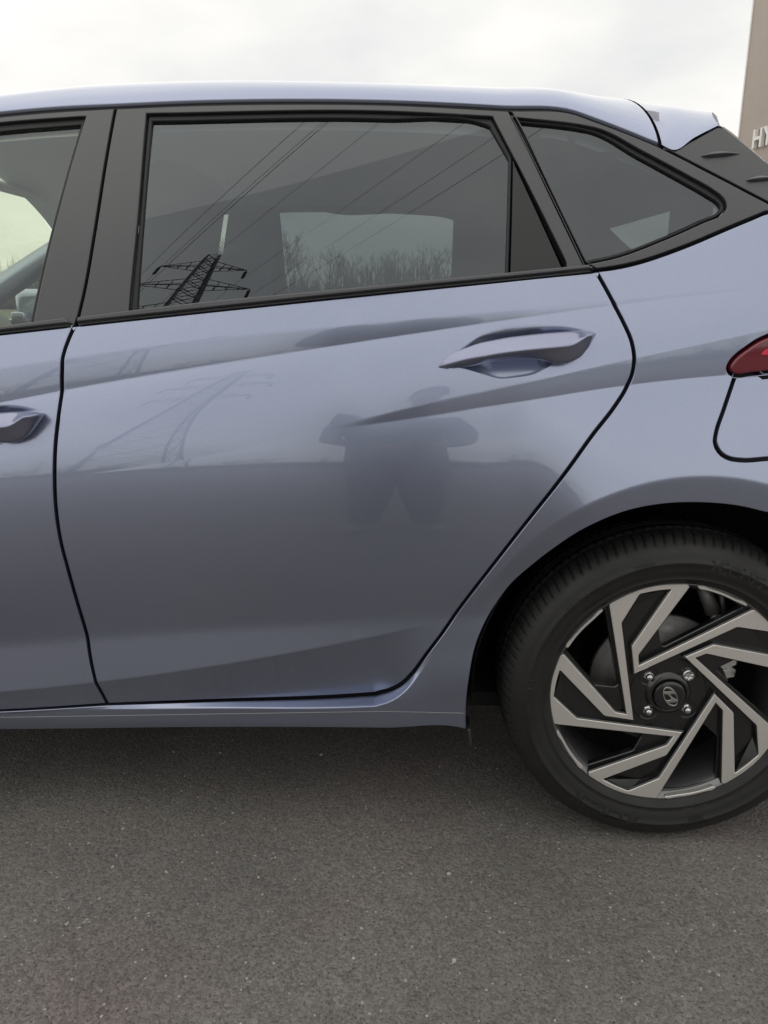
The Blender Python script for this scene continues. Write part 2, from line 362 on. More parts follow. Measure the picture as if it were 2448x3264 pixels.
def w_quarter(X, Z):
    # the sill stands proud of the doors: a shelf follows the door edge and dies away up the rear corner
    X, Z = np.broadcast_arrays(np.asarray(X, float), np.asarray(Z, float))
    w = np.array(w_low(X, Z)); m = (Z < .47) & (X < .1)
    if np.any(m):
        x, z = X[m], Z[m]
        k = (1 - sstep(.285, .40, z)) * sstep(.0012, .0105, edge_dist(x, z))
        T = .8640 + .10 * (z - .25) - 1.2 * np.clip(.232 - z, 0, None) ** 1.5
        w[m] = w[m] + k * (T - w[m])
    return w


def cup(x, z):
    # finger recess behind a door handle, in handle coordinates (0,0) = middle of the grip
    lo = np.interp(x, CUP_X, CUP_LO); hi = np.interp(x, CUP_X, CUP_HI)
    h = np.maximum(hi - lo, 1e-4)
    t = np.clip((z - lo) / h, 0, 1)
    inside = (x > CUP_X[0]) & (x < CUP_X[-1])
    prof = sstep(-.30, .62, t) * (1 - sstep(.66, 1.0, t)) * np.clip(t / .03, 0, 1)
    dep = np.clip(np.minimum(x - CUP_X[0], CUP_X[-1] - x) / .075, 0, 1)
    dep = dep * dep * (3 - 2 * dep)
    return np.where(inside, .013 * prof * dep, 0)


G_TAN, G_BEND = math.tan(math.radians(16.5)), .36


def belt_ref(X): return 1.0700 + .1014 * np.asarray(X, float)


def fit_green():
    xs = np.linspace(-2.2, .16, 60); zb = curve('belt', xs); h = zb - belt_ref(xs)
    y = w_base(xs, zb) - .003 + G_TAN * h + G_BEND * h * np.abs(h)
    return np.polyfit(xs, y, 4)


def w_green(X, Z):
    # glasshouse: leans in from the belt, more so towards the roof, and tapers to the tail
    X = np.asarray(X, float); Z = np.asarray(Z, float)
    h = Z - belt_ref(X)
    tap = np.clip(X + .25, 0, None) ** 2 * .16
    return np.polyval(GREEN, X) - G_TAN * h - G_BEND * h * np.abs(h) - tap * np.clip(h, 0, .3) / .3


def w_any(kind, X, Z):
    return w_low(X, Z) if kind == 'L' else w_quarter(X, Z) if kind == 'Q' else w_green(X, Z)


def n_any(kind, X, Z):
    e = .0008
    wx = (w_any(kind, X + e, Z) - w_any(kind, X - e, Z)) / (2 * e)
    wz = (w_any(kind, X, Z + e) - w_any(kind, X, Z - e)) / (2 * e)
    n = np.stack([-wx, -np.ones_like(wx), -wz], -1)
    return n / np.linalg.norm(n, axis=-1, keepdims=True)


def roof_section(X, t):
    # half section of the roof from its edge (t=0) to the centre line (t=1): returns x, w, z
    zr = curve('roof_edge', X); wr = w_green(X, zr) + .004
    zc = smooth_interp(X, FE['roof_crown'])
    f = np.clip((X + .0575) / .10, 0, 1)
    zc = zc * (1 - f ** SP[0]) + (zr + SP[1]) * f ** SP[0]
    p1w, p1z = wr - .040, zr + .050 * np.clip((zc - zr) / .09, .1, 1) * (1 - SP[2] * f)
    p2w, p2z = wr * .66, zc - .004
    a, b, c, d = (1 - t) ** 3, 3 * t * (1 - t) ** 2, 3 * t * t * (1 - t), t ** 3
    w = a * wr + b * p1w + c * p2w
    return X + f * .28 * np.clip(wr - .012 - w, 0, None), w, a * zr + b * p1z + c * p2z + d * zc


# ------------------------------------------------------------------ mesh helpers
def tag(o, label=None, cat=None, group=None, kind=None):
    if label: o['label'] = label
    if cat: o['category'] = cat
    if group: o['group'] = group
    if kind: o['kind'] = kind
    return o


def mesh_obj(name, verts, faces, m, parent=None, normals=None, smooth=True):
    me = bpy.data.meshes.new(name)
    me.from_pydata([tuple(map(float, v)) for v in verts], [], [tuple(int(i) for i in f) for f in faces])
    me.update()
    if smooth: me.shade_smooth()
    if normals is not None:
        me.normals_split_custom_set_from_vertices([tuple(map(float, n)) for n in normals])
    if m is not None: me.materials.append(m)
    o = bpy.data.objects.new(name, me); COL.objects.link(o)
    if parent is not None: o.parent = parent
    return o


def bm_obj(name, bm, m, parent=None, smooth=True, angle=None):
    me = bpy.data.meshes.new(name); bm.to_mesh(me); bm.free()
    if smooth:
        me.shade_smooth()
        if angle is not None: me.set_sharp_from_angle(angle=R(angle))
    if m is not None: me.materials.append(m)
    o = bpy.data.objects.new(name, me); COL.objects.link(o)
    if parent is not None: o.parent = parent
    return o


def empty(name, loc=(0, 0, 0)):
    o = bpy.data.objects.new(name, None); COL.objects.link(o); o.location = loc; o.empty_display_size = .2
    return o


def crv(pts, step=.008, closed=False):
    """Catmull-Rom through points; a third value marks a sharp corner."""
    P = [np.array(p[:2], float) for p in pts]; C = [len(p) > 2 for p in pts]; n = len(P)
    out = []
    for i in range(n if closed else n - 1):
        a, b = P[i], P[(i + 1) % n]
        ca, cb = C[i], C[(i + 1) % n]
        p0 = P[i - 1] if (not ca and (closed or i > 0)) else 2 * a - b
        p3 = P[(i + 2) % n] if (not cb and (closed or i + 2 < n)) else 2 * b - a
        k = max(1, int(np.ceil(np.linalg.norm(b - a) / step)))
        # centripetal-like: scale the end tangents to the local chord
        l0, l1, l2 = np.linalg.norm(a - p0) + 1e-9, np.linalg.norm(b - a) + 1e-9, np.linalg.norm(p3 - b) + 1e-9
        ta = ((a - p0) / l0 * l1 + (b - a) / l1 * l0) / (l0 + l1) * l1
        tb = ((b - a) / l1 * l2 + (p3 - b) / l2 * l1) / (l1 + l2) * l1
        for j in range(k):
            t = j / k
            out.append((2 * t ** 3 - 3 * t ** 2 + 1) * a + (t ** 3 - 2 * t ** 2 + t) * ta + (-2 * t ** 3 + 3 * t ** 2) * b + (t ** 3 - t ** 2) * tb)
    if not closed: out.append(P[-1])
    return np.array(out)


def join(*segs):
    out = []
    for s in segs:
        for p in np.asarray(s):
            if not out or np.linalg.norm(out[-1] - p) > 1e-4: out.append(np.array(p[:2], float))
    if np.linalg.norm(out[0] - out[-1]) < 1e-4: out.pop()
    return np.array(out)


def area2(P):
    x, y = P[:, 0], P[:, 1]
    return np.sum(x * np.roll(y, -1) - np.roll(x, -1) * y)


def resample(P, step, closed=True):
    out = []
    n = len(P)
    for i in range(n if closed else n - 1):
        a, b = P[i], P[(i + 1) % n]
        k = max(1, int(np.ceil(np.linalg.norm(b - a) / step)))
        for j in range(k): out.append(a + (b - a) * j / k)
    if not closed: out.append(P[-1])
    return np.array(out)


def inset2(P, d):
    """Offset a CCW loop to its left (inwards) by d."""
    e = np.roll(P, -1, 0) - P; e /= np.linalg.norm(e, axis=1)[:, None] + 1e-12
    nl = np.stack([-e[:, 1], e[:, 0]], 1)
    m = nl + np.roll(nl, 1, 0); m /= np.linalg.norm(m, axis=1)[:, None] + 1e-12
    c = np.clip(np.sum(m * nl, 1), .45, 1)
    return P + m * (d / c)[:, None]


def inside(P, Q):
    x, y = Q[:, 0], Q[:, 1]; r = np.zeros(len(Q), bool)
    for (x0, y0), (x1, y1) in zip(P, np.roll(P, -1, 0)):
        if y0 == y1: continue
        c = ((y0 > y) != (y1 > y)) & (x < (x1 - x0) * (y - y0) / (y1 - y0) + x0)
        r ^= c
    return r


def dist_loop(P, Q):
    a = P; b = np.roll(P, -1, 0); d = np.full(len(Q), 9e9)
    for s in range(0, len(Q), 4000):
        q = Q[s:s + 4000][:, None, :]
        ab = (b - a)[None]; t = np.clip(np.sum((q - a[None]) * ab, 2) / (np.sum(ab * ab, 2) + 1e-12), 0, 1)
        d[s:s + 4000] = np.min(np.linalg.norm(q - a[None] - ab * t[..., None], axis=2), 1)
    return d


def dist_open(P, Q):
    d = np.full(len(Q), 9e9)
    for s in range(0, len(P), 64): d = np.minimum(d, np.min(np.linalg.norm(Q[:, None] - P[None, s:s + 64], axis=2), 1))
    return d


FEAT_OFFS = {'door_bottom': (-.022, -.0145, -.0115, -.0100, -.0085, -.0058, -.003, -.001, .001, .007), 'horizon': (0,), 'flare_crease': (-.012, -.004, -.001, .0015, .004, .010)}


def panel(name, kind, loop, m, parent, inset=.0029, depth=.012, off=0.0, holes=(), dx=.016, dz=.008, feats=(), lip=.0020, step=.007, extra_off=None, pts=None):
    """A sheet-metal / glass / trim panel cut out of the body surface, with rounded edges and a return flange."""
    loop = resample(np.asarray(loop, float), step)
    if area2(loop) < 0: loop = loop[::-1]
    loops = [loop]
    for h in holes:
        h = resample(np.asarray(h, float), step)
        if area2(h) > 0: h = h[::-1]
        loops.append(h)
    B = [inset2(l, inset) for l in loops]
    A = [inset2(l, inset + lip) for l in loops]
    lo, hi = A[0].min(0), A[0].max(0)
    gx, gz = np.meshgrid(np.arange(lo[0], hi[0], dx), np.arange(lo[1], hi[1], dz))
    gx = gx + (np.arange(gx.shape[0]) % 2)[:, None] * dx * .5
    Q = np.stack([gx.ravel(), gz.ravel()], 1)
    rows = [] if pts is None else list(pts)
    for f in feats:
        offs = FEAT_OFFS.get(f, (-.0065, -.0024, -.0011, .0011, .0024, .0065))
        xs = np.arange(lo[0], hi[0], dx * .6); zs = curve(f, xs)
        Q = Q[np.abs(Q[:, 1] - curve(f, Q[:, 0])) > max(abs(o) for o in offs) + dz * .3]
        rows += [np.stack([xs, zs + d], 1) for d in offs]
    if pts is not None:
        for r in pts: Q = Q[dist_open(r, Q) > .003]

    def good(q):
        ok = inside(A[0], q)
        for h in A[1:]: ok &= ~inside(h, q)
        for a in A: ok &= dist_loop(a, q) > .0022
        return ok
    Q = Q[good(Q)]
    for a in A: Q = Q[dist_loop(a, Q) > min(dz, step) * .45]
    pts_ = [Vector(p) for a in A for p in a]; edges = []; k = 0
    for a in A:
        n = len(a); edges += [(k + i, k + (i + 1) % n) for i in range(n)]; k += n
    pts_ += [Vector(p) for p in Q]; k = len(pts_)
    for r in rows:
        ok = good(r); last = None
        for i in range(len(r)):
            if ok[i]:
                pts_.append(Vector(r[i]))
                if last == i - 1 and last is not None: edges.append((k - 1, k))
                last = i; k += 1
    pts = pts_
    V, E_, F_, ov, oe, of = delaunay_2d_cdt(pts, edges, [], 0, 1e-6)
    V = np.array([tuple(v) for v in V])
    F_ = np.array([f for f in F_ if len(f) == 3])
    cen = V[F_].mean(1)
    keep = inside(A[0], cen)
    for h in A[1:]: keep &= ~inside(h, cen)
    F_ = F_[keep]
    mp = {}
    for i, l in enumerate(ov):
        for q in l: mp[q] = i
    X, Z = V[:, 0], V[:, 1]

    def surf(X, Z):
        o = off if extra_off is None else off + extra_off(X, Z)
        return w_any(kind, X, Z) + o
    w = surf(X, Z); nr = n_any(kind, X, Z)
    verts = [np.stack([X, -w, Z], 1)]; norms = [nr]; faces = [tuple(f) for f in F_]
    count = len(V); k = 0
    for a, b in zip(A, B):
        n = len(a)
        ids = [mp[k + i] for i in range(n)]; k += n
        nb_ = n_any(kind, b[:, 0], b[:, 1])
        e = b - a; e /= np.linalg.norm(e, axis=1)[:, None] + 1e-12
        side = np.stack([e[:, 0], np.zeros(n), e[:, 1]], 1)
        wb = surf(b[:, 0], b[:, 1])
        rings = []
        for (f, dd, mixn) in ((.55, lip * .17, .45), (1, lip * .85, .92), (1, depth, 1.0)):
            p = a + (b - a) * f
            base = np.stack([p[:, 0], -wb, p[:, 1]], 1) - nb_ * dd
            nn = nb_ * (1 - mixn) + side * mixn; nn /= np.linalg.norm(nn, axis=1)[:, None]
            verts.append(base); norms.append(nn); rings.append(list(range(count, count + n))); count += n
        prev = ids
        for r in rings:
            for i in range(n):
                j = (i + 1) % n
                faces.append((prev[i], r[i], r[j], prev[j]))
            prev = r
    return mesh_obj(name, np.concatenate(verts), faces, m, parent, np.concatenate(norms))


def grid_obj(name, P, m, parent=None, normals=None, flip=False):
    P = np.asarray(P); a, b = P.shape[:2]
    f = [(i * b + j, i * b + j + 1, (i + 1) * b + j + 1, (i + 1) * b + j) for i in range(a - 1) for j in range(b - 1)]
    if flip: f = [q[::-1] for q in f]
    return mesh_obj(name, P.reshape(-1, 3), f, m, parent, None if normals is None else np.asarray(normals).reshape(-1, 3))


def rbox(bm, size, loc=(0, 0, 0), rot=None, bevel=.01, seg=2):
    M = Matrix.Translation(loc) @ (rot.to_4x4() if rot is not None else Matrix.Identity(4))
    r = bmesh.ops.create_cube(bm, size=1.0, matrix=M @ Matrix.Diagonal((*size, 1)))
    if bevel:
        ed = list({e for v in r['verts'] for e in v.link_edges})
        bmesh.ops.bevel(bm, geom=ed, offset=bevel, segments=seg, profile=.6, affect='EDGES')


def tube(bm, pts, rad, seg=6, cap=True):
    pts = [Vector(p) for p in pts]
    rad = rad if hasattr(rad, '__len__') else [rad] * len(pts)
    rings = []; up = Vector((0, 0, 1))
    for i, p in enumerate(pts):
        d = (pts[min(i + 1, len(pts) - 1)] - pts[max(i - 1, 0)]).normalized()
        u = d.cross(up if abs(d.z) < .95 else Vector((1, 0, 0))).normalized(); v = d.cross(u)
        rings.append([bm.verts.new(p + (u * math.cos(6.28319 * k / seg) + v * math.sin(6.28319 * k / seg)) * rad[i]) for k in range(seg)])
    for a, b in zip(rings, rings[1:]):
        for k in range(seg): bm.faces.new((a[k], a[(k + 1) % seg], b[(k + 1) % seg], b[k]))
    if cap and seg > 2:
        bm.faces.new(rings[0][::-1]); bm.faces.new(rings[-1])


def prism(loop, y0, y1, bevel=.0, holes=()):
    """Extruded (x,z) outline between depths y0 (front, towards -Y) and y1, as a bmesh; front edge bevelled."""
    loop = np.asarray(loop, float)
    if area2(loop) < 0: loop = loop[::-1]
    L = [loop]
    for h in holes:
        h = np.asarray(h, float)
        if area2(h) > 0: h = h[::-1]
        L.append(h)
    A = [inset2(l, bevel) for l in L] if bevel else L
    pts = [Vector(p) for a in A for p in a]; edges = []; k = 0
    for a in A:
        n = len(a); edges += [(k + i, k + (i + 1) % n) for i in range(n)]; k += n
    V, _, F_, ov, _, _ = delaunay_2d_cdt(pts, edges, [], 0, 1e-6)
    VV = np.array([tuple(v) for v in V]); mp = {}
    for i, l in enumerate(ov):
        for q in l: mp[q] = i
    bm = bmesh.new()
    bv = [bm.verts.new((v[0], y0, v[1])) for v in VV]
    for f in F_:
        c = VV[list(f)].mean(0)[None]
        if inside(A[0], c)[0] and not any(inside(h, c)[0] for h in A[1:]): bm.faces.new([bv[i] for i in f])
    k = 0
    for a, l in zip(A, L):
        n = len(a); ids = [bv[mp[k + i]] for i in range(n)]; k += n
        rings = []
        if bevel: rings.append([bm.verts.new((p[0], y0 + bevel, p[1])) for p in l])
        rings.append([bm.verts.new((p[0], y1, p[1])) for p in l])
        prev = ids
        for r in rings:
            for i in range(n):
                j = (i + 1) % n
                bm.faces.new((prev[i], r[i], r[j], prev[j]))
            prev = r
    return bm


def lathe(prof, n, axis_y=True, close=False):
    """Profile of (r, y) revolved about the Y axis."""
    prof = np.asarray(prof, float); th = np.arange(n) * 2 * np.pi / n
    P = np.stack([prof[None, :, 0] * np.cos(th)[:, None], np.repeat(prof[None, :, 1], n, 0), prof[None, :, 0] * np.sin(th)[:, None]], 2)
    m = len(prof)
    f = [(i * m + j, ((i + 1) % n) * m + j, ((i + 1) % n) * m + j + 1, i * m + j + 1) for i in range(n) for j in range(m - 1)]
    return P.reshape(-1, 3), f


def text_mesh(s, size, depth=.0, bold=0.0):
    c = bpy.data.curves.new('lettering', 'FONT'); c.body = s; c.size = size; c.extrude = depth; c.offset = bold; c.resolution_u = 3
    o = bpy.data.objects.new('lettering', c); COL.objects.link(o)
    bpy.context.view_layer.update()
    me = bpy.data.meshes.new_from_object(o.evaluated_get(bpy.context.evaluated_depsgraph_get()))
    bpy.data.objects.remove(o); bpy.data.curves.remove(c)
    V = np.array([tuple(v.co) for v in me.vertices]); F = [tuple(p.vertices) for p in me.polygons]
    bpy.data.meshes.remove(me)
    return V, F


# ================================================================== THE CAR
HX, HZ = -.300, .930
HANDLES = [(HX, HZ), (HX - .9285, HZ - .133)]
CUP_X = np.array([-.434, -.424, -.4012, -.3667, -.3322, -.2789, -.2252, -.1981, -.178]) - HX
CUP_HI = np.array([.899, .9036, .9240, .9494, .9614, .9667, .9645, .9600, .9545]) - HZ
CUP_LO = np.interp(CUP_X + HX, [-.434, -.40, -.3702, -.3457, -.3175, -.2898, -.262, -.2429, -.20, -.178],
                   [.8965, .8975, .8902, .8792, .8772, .881, .8929, .8996, .935, .954]) - HZ
WEDGE_X = FE['wedge_top'][1][0]
GREEN = fit_green()

car = tag(empty('parked_car'), 'blue grey five door hatchback parked on the asphalt with dark tinted rear windows', 'car')
XF = -2.30                                                   # front of the cabin sides
NEAR = []                                                    # near side parts, mirrored afterwards


def near(o): NEAR.append(o); return o


def belt_line(x0, x1, dz=0.0, step=.02):
    xs = np.linspace(x0, x1, max(2, int(abs(x1 - x0) / step))); return np.stack([xs, curve('belt', xs) + dz], 1)


O = {k: v for k, v in OUT.items()}
Blow = crv(O['B_low']); _dx = np.linspace(Blow[-1][0], O['door_rear_edge'][0][0], 60); Dlow = np.stack([_dx, curve('door_bottom', _dx) + np.linspace(Blow[-1][1] - float(curve('door_bottom', Blow[-1][0])), O['door_rear_edge'][0][1] - float(curve('door_bottom', _dx[-1])), 60)], 1); Drear = crv(O['door_rear_edge'], .006)
rear_top_of_B = Blow[0]; belt_rear_x = Drear[-1][0]
sill_low = crv([(-2.16, .205, 1)] + [p[:2] for p in O['sill_low']])
arch = crv([p for p in O['arch']], .012)
arch = np.array([a for a in arch])
ARC_R = .359
th = np.linspace(math.atan2(arch[-1][1] - .315, arch[-1][0] - .012), R(-14), 30)
arch_rear = np.stack([.012 + ARC_R * np.cos(th), .315 + ARC_R * np.sin(th)], 1)
LFE = ['shoulder_top', 'shoulder_crease', 'wedge_top', 'wedge_bottom', 'flare_crease', 'horizon']
hd = (HX - .15, HX + .14, HZ - .065, HZ + .05, .005)
_cx = np.linspace(CUP_X[0], CUP_X[-1], 90)
_k = np.array([1, 2, 3, 4, 3, 2, 1]) / 16
for _n in ('CUP_LO', 'CUP_HI'):
    _v = np.interp(_cx, CUP_X, globals()[_n])
    for _i in range(3): _v = np.concatenate([_v[:3], np.convolve(_v, _k, 'valid'), _v[-3:]])
    globals()[_n] = _v
CUP_X = _cx
cupx = np.linspace(CUP_X[0] + .001, CUP_X[-1] - .001, 130)
clo, chi = np.interp(cupx, CUP_X, CUP_LO), np.interp(cupx, CUP_X, CUP_HI)
CUP_PTS = [np.stack([cupx + HX, clo + (chi - clo) * f + HZ], 1) for f in (-.03, 0, .04, .10, .18, .28, .42, .58, .72, .82, .90, .96, 1, 1.03)]
fa = np.linspace(R(20), R(190), 150)
FLARE_PTS = [np.stack([.012 + r * np.cos(fa), .315 + r * np.sin(fa)], 1) for r in (R_FLARE + .004, R_FLARE + .001, R_FLARE - .002, R_FLARE - .006, R_FLARE - .011, R_FLARE - .02)]

# ---- rear passenger door
def make_side():
    door = near(panel('door', 'L', join(Blow, Dlow, Drear, belt_line(Drear[-1][0], Blow[0][0])), PAINT, car, feats=LFE, pts=CUP_PTS))
    tag(door, 'rear passenger door with tinted glass')
    # front door: ends at the wing
    FD = -2.02
    fd_front = crv([(FD - .06, .93), (FD - .01, .85), (FD, .70), (FD + .01, .55), (FD + .05, .38), (FD + .06, .275)])
    low = [(p[0], p[1]) for p in FE['door_bottom'] if -1.9 < p[0] < Blow[-1][0] - .02]
    fdl = crv([(fd_front[-1][0], fd_front[-1][1])] + low + [tuple(Blow[-1])], .02)
    fdoor = near(panel('door', 'L', join(Blow[::-1], belt_line(Blow[0][0], fd_front[0][0])[1:-1], fd_front, fdl), PAINT, car, feats=LFE,
                       pts=[p - np.array([.9285, .133]) for p in CUP_PTS], dx=.022, dz=.009))
    tag(fdoor, 'front door with lightly tinted glass')
    # rear quarter with sill: one pressing, cut round the wheel
    q_top = crv([p for p in [(Drear[-1][0], Drear[-1][1], 1)]] + [(x, float(curve('belt', x))) for x in np.arange(-.15, .335, .03)], .012)
    lampL = crv(O['lamp']); flapL = crv(O['flap'])
    lamp_full = join(lampL, np.array([(.16, .892), (.30, .900), (.315, .94), (.30, .985), (.22, .982), (.15, .966)]))
    flap_full = join(flapL, crv([(.185, .7495), (.205, .757), (.213, .775), (.216, .85), (.214, .880), (.20, .8915)]))
    fl = np.asarray(flap_full); fl[:2, 1] -= .006; fl[-1, 1] -= .004
    front_low = np.array([(-2.16, .205), (-2.16, .262)])
    dbot = fdl
    global DOOR_EDGE
    DOOR_EDGE = join(fdl, Dlow, Drear[:60])
    de = resample(DOOR_EDGE, .008, False); tg = np.gradient(de, axis=0); tg /= np.linalg.norm(tg, axis=1)[:, None]
    shelf_rows = [de + np.stack([tg[:, 1], -tg[:, 0]], 1) * d_ for d_ in (.0052, .0062, .0074, .0086, .0096, .0108, .014)]
    shelf_rows = [r_[r_[:, 1] < .44] for r_ in shelf_rows]
    outer = join(sill_low, arch, arch_rear, [(.352, .215), (.352, .60), (.352, .80), (.352, .98), (.352, 1.10)], q_top[::-1], Drear[::-1], Dlow[::-1], dbot[::-1], [(-1.98, .27), (-2.16, .262)])
    quarter = near(panel('quarter_panel', 'Q', outer, PAINT, car, inset=.0025, feats=LFE, holes=[lamp_full, flap_full], dx=.016, dz=.007, depth=.018, pts=FLARE_PTS + shelf_rows))
    flap = panel('fuel_flap', 'L', flap_full, PAINT, quarter, inset=.0035)
    lens = panel('tail_lamp', 'L', lamp_full, LENS, quarter, inset=.0025, off=.004, depth=.03, lip=.004)
    panel('reflector', 'L', crv([(.100, .918), (.108, .9255), (.125, .929), (.25, .936), (.25, .922), (.125, .917)], closed=True), LENS_BRIGHT, quarter, inset=.0, off=.0052, depth=.003, lip=.001)
    back = panel('lamp_housing', 'L', lamp_full, PAINT_IN, quarter, inset=-.004, off=-.022, depth=.002)
    bpan = panel('flap_recess', 'L', flap_full, PAINT_IN, quarter, inset=-.006, off=-.014, depth=.002)
    # seam along the sill
    xs = np.linspace(-1.9, -.372, 60)
    zs = np.interp(xs, [-1.9, -1.25, -.9, -.52, -.37], [.226, .232, .247, .263, .2625])
    seam = np.concatenate([np.stack([xs, zs + .0007], 1), np.stack([xs, zs - .0007], 1)[::-1]])
    panel('sill_seam', 'Q', seam, EMBLEM, quarter, inset=0, off=.0006, depth=.0006, lip=.0002, step=.03)
    # mud flap under the sill end
    bm = bmesh.new(); rbox(bm, (.006, .05, .036), (-.3625, -.842, .212), Matrix.Rotation(R(-8), 3, 'Y'), .002)
    bm_obj('mud_flap', bm, TRIM, quarter)

    # ---- dark shut faces behind the door gaps
    def strip(line, d):
        a = resample(np.asarray(line), .02, False); t_ = np.gradient(a, axis=0); t_ /= np.linalg.norm(t_, axis=1)[:, None]
        n_ = np.stack([-t_[:, 1], t_[:, 0]], 1) * d
        return np.concatenate([a + n_, (a - n_)[::-1]])
    for kind_, line in (('L', Blow), ('L', fd_front), ('L', join(Dlow, Drear)), ('G', crv(O['B_top'], .02)), ('G', crv(O['rear_back'], .015))):
        near(panel('shut_face', kind_, strip(line, .030), PAINT_IN, car, inset=0, off=-.019, dx=.05, dz=.05, depth=.001))
    bl = np.linspace(-2.1, .16, 90)
    near(panel('shut_face', 'G', np.concatenate([np.stack([bl, curve('belt', bl) + .010], 1), np.stack([bl, curve('belt', bl) - .035], 1)[::-1]]), PAINT_IN, car, inset=0, off=-.020, dx=.05, dz=.05, depth=.001))

    # ---- black window surrounds
    Bt = crv(O['B_top'], .02); rt = crv(O['rear_top'], .02); rb = crv(O['rear_back'], .015)
    ft = crv([(-2.17, .985), (-2.03, 1.045), (-1.88, 1.122), (-1.72, 1.195)] + [q for q in O['front_top']], .02)
    Bt2 = join(Bt, [(Blow[0][0] - .002, Blow[0][1] - .012)])
    rg = crv(O['rear_glass'], .02); rs = crv(O['rear_seal'], .02)
    glass_bot = lambda x0, x1, d: np.stack([np.linspace(x0, x1, 24), curve('belt', np.linspace(x0, x1, 24)) + d], 1)
    rear_hole_r = crv([(O['rear_seal'][4][0], O['rear_seal'][4][1], 1), O['tri_panel'][1]], .02)
    k_tl = 2
    seal_up = [tuple(p) for p in rs]
    # the opening runs down behind the belt moulding
    sx0 = rs[0][0]; sx1 = O['tri_panel'][1][0] + .004
    n_c = 4
    # left edge, top edge, upper rear corner, then the sloping frame of the corner trim
    idx = int(np.argmin(np.linalg.norm(rs - np.array(O['rear_seal'][5][:2]), axis=1)))
    hole = join(rs[:idx + 1], crv([(rs[idx][0], rs[idx][1], 1), (O['tri_panel'][1][0] + .002, O['tri_panel'][1][1], 1)], .02), glass_bot(sx1, sx0, .006))
    frame = near(panel('window_surround', 'G', join(Bt, [tuple(Blow[0] + np.array([.0, -.006]))], belt_line(Blow[0][0], Drear[-1][0], -.004)[1:-1], [tuple(Drear[-1] + np.array([0, -.004]))], rb[::-1], rt[::-1]), FILM, car,
                       inset=.0025, holes=[hole], dx=.05, dz=.04, off=.001, depth=.010))
    rim_i = join(rg[:int(np.argmin(np.linalg.norm(rg - np.array(O['rear_glass'][6][:2]), axis=1))) + 1], crv([(O['rear_glass'][6][0], O['rear_glass'][6][1], 1), (O['rear_glass'][7][0], O['rear_glass'][7][1] - .006, 1)], .02), glass_bot(O['rear_glass'][7][0], rg[0][0], .006))
    so = join(rs[:idx + 1], crv([(rs[idx][0], rs[idx][1], 1), (O['rear_seal'][6][0], O['rear_seal'][6][1] - .004, 1)], .02), glass_bot(O['rear_seal'][6][0], rs[0][0], .003))
    panel('window_seal', 'G', so, RUBBER, frame, inset=-.002, holes=[rim_i], dx=.2, dz=.2, off=-.006, depth=.012, lip=.004)
    panel('corner_trim', 'G', join(crv([(O['rear_seal'][5][0] + .001, O['rear_seal'][5][1] - .003, 1), (O['tri_panel'][1][0] - .001, O['tri_panel'][1][1] - .01, 1)], .02), glass_bot(O['tri_panel'][1][0] - .001, O['rear_seal'][6][0] + .002, .004)), TRIM, frame, inset=.0012, off=-.001, depth=.01, lip=.0014)
    gl = panel('window_glass', 'G', so, GLASS_DARK, frame, inset=.004, dx=.04, dz=.04, off=-.012, depth=.004, lip=.001)

    # front door surround
    fgt = crv([(-2.12, .995, 1), (-2.00, 1.048), (-1.86, 1.115), (-1.70, 1.178)] + [q for q in O['front_glass_top']][1:], .02)
    fst = crv([(-2.13, .992, 1), (-2.01, 1.050), (-1.87, 1.120), (-1.70, 1.184)] + [q for q in O['front_seal_top']][1:], .02)
    fgr = crv(O['front_glass_right']); fsr = crv(O['front_seal_right'])
    f_hole = join(fst, fsr, glass_bot(fsr[-1][0], -2.13, .006))
    f_in = join(fgt, fgr, glass_bot(fgr[-1][0], -2.12, .006))
    ff = near(panel('window_surround', 'G', join(ft, Bt, [tuple(Blow[0] + np.array([-.002, -.006]))], belt_line(Blow[0][0] - .002, -2.17, -.004)[1:]), FILM, car, inset=.0025, holes=[f_hole], dx=.05, dz=.04, off=.001, depth=.010))
    panel('window_seal', 'G', f_hole, RUBBER, ff, inset=-.002, holes=[f_in], dx=.2, dz=.2, off=-.006, depth=.012, lip=.003)
    panel('window_glass', 'G', f_hole, GLASS_CLEAR, ff, inset=.004, dx=.04, dz=.04, off=-.012, depth=.004, lip=.001)

    # belt mouldings
    def moulding(top, x0, x1):
        t = crv([p[:2] for p in top], .02); t = t[(t[:, 0] > x0) & (t[:, 0] < x1)]
        return join(t, belt_line(x1, x0, .0035))
    mr = panel('belt_moulding', 'G', moulding(O['mould_top_rear'], Blow[0][0] + .003, Drear[-1][0]), FILM, frame, inset=.001, off=.010, depth=.02, lip=.0028, dx=.06, dz=.01)
    mf = panel('belt_moulding', 'G', moulding([(-2.2, .955)] + [p for p in O['mould_top_front']], -2.19, Blow[0][0] - .003), FILM, ff, inset=.001, off=.010, depth=.02, lip=.0028, dx=.06, dz=.01)
    # dark slot between moulding and door skin
    # ---- rear pillar: fixed quarter light in black trim
    qt = crv(O['quarter_top'], .015); qs = crv(O['quarter_seal'], .012, closed=False); qg = crv(O['quarter_glass'], .012)
    xe = .150
    belt_q = np.stack([np.linspace(xe, Drear[-1][0], 30), curve('belt', np.linspace(xe, Drear[-1][0], 30)) + .001], 1)
    fin_l = crv([O['fin_line'][0], O['fin_line'][1][:2] + (1,), (xe, float(curve('belt', xe)) + .002, 1)], .02)
    pt = near(panel('pillar_trim', 'G', join(rb, belt_q[::-1], fin_l[::-1], qt[::-1]), FILM, car, inset=.0022, holes=[qs], dx=.03, dz=.03, off=.003, depth=.012))
    panel('window_seal', 'G', qs, RUBBER, pt, inset=-.002, holes=[qg], dx=.2, dz=.2, off=-.004, depth=.012, lip=.004)
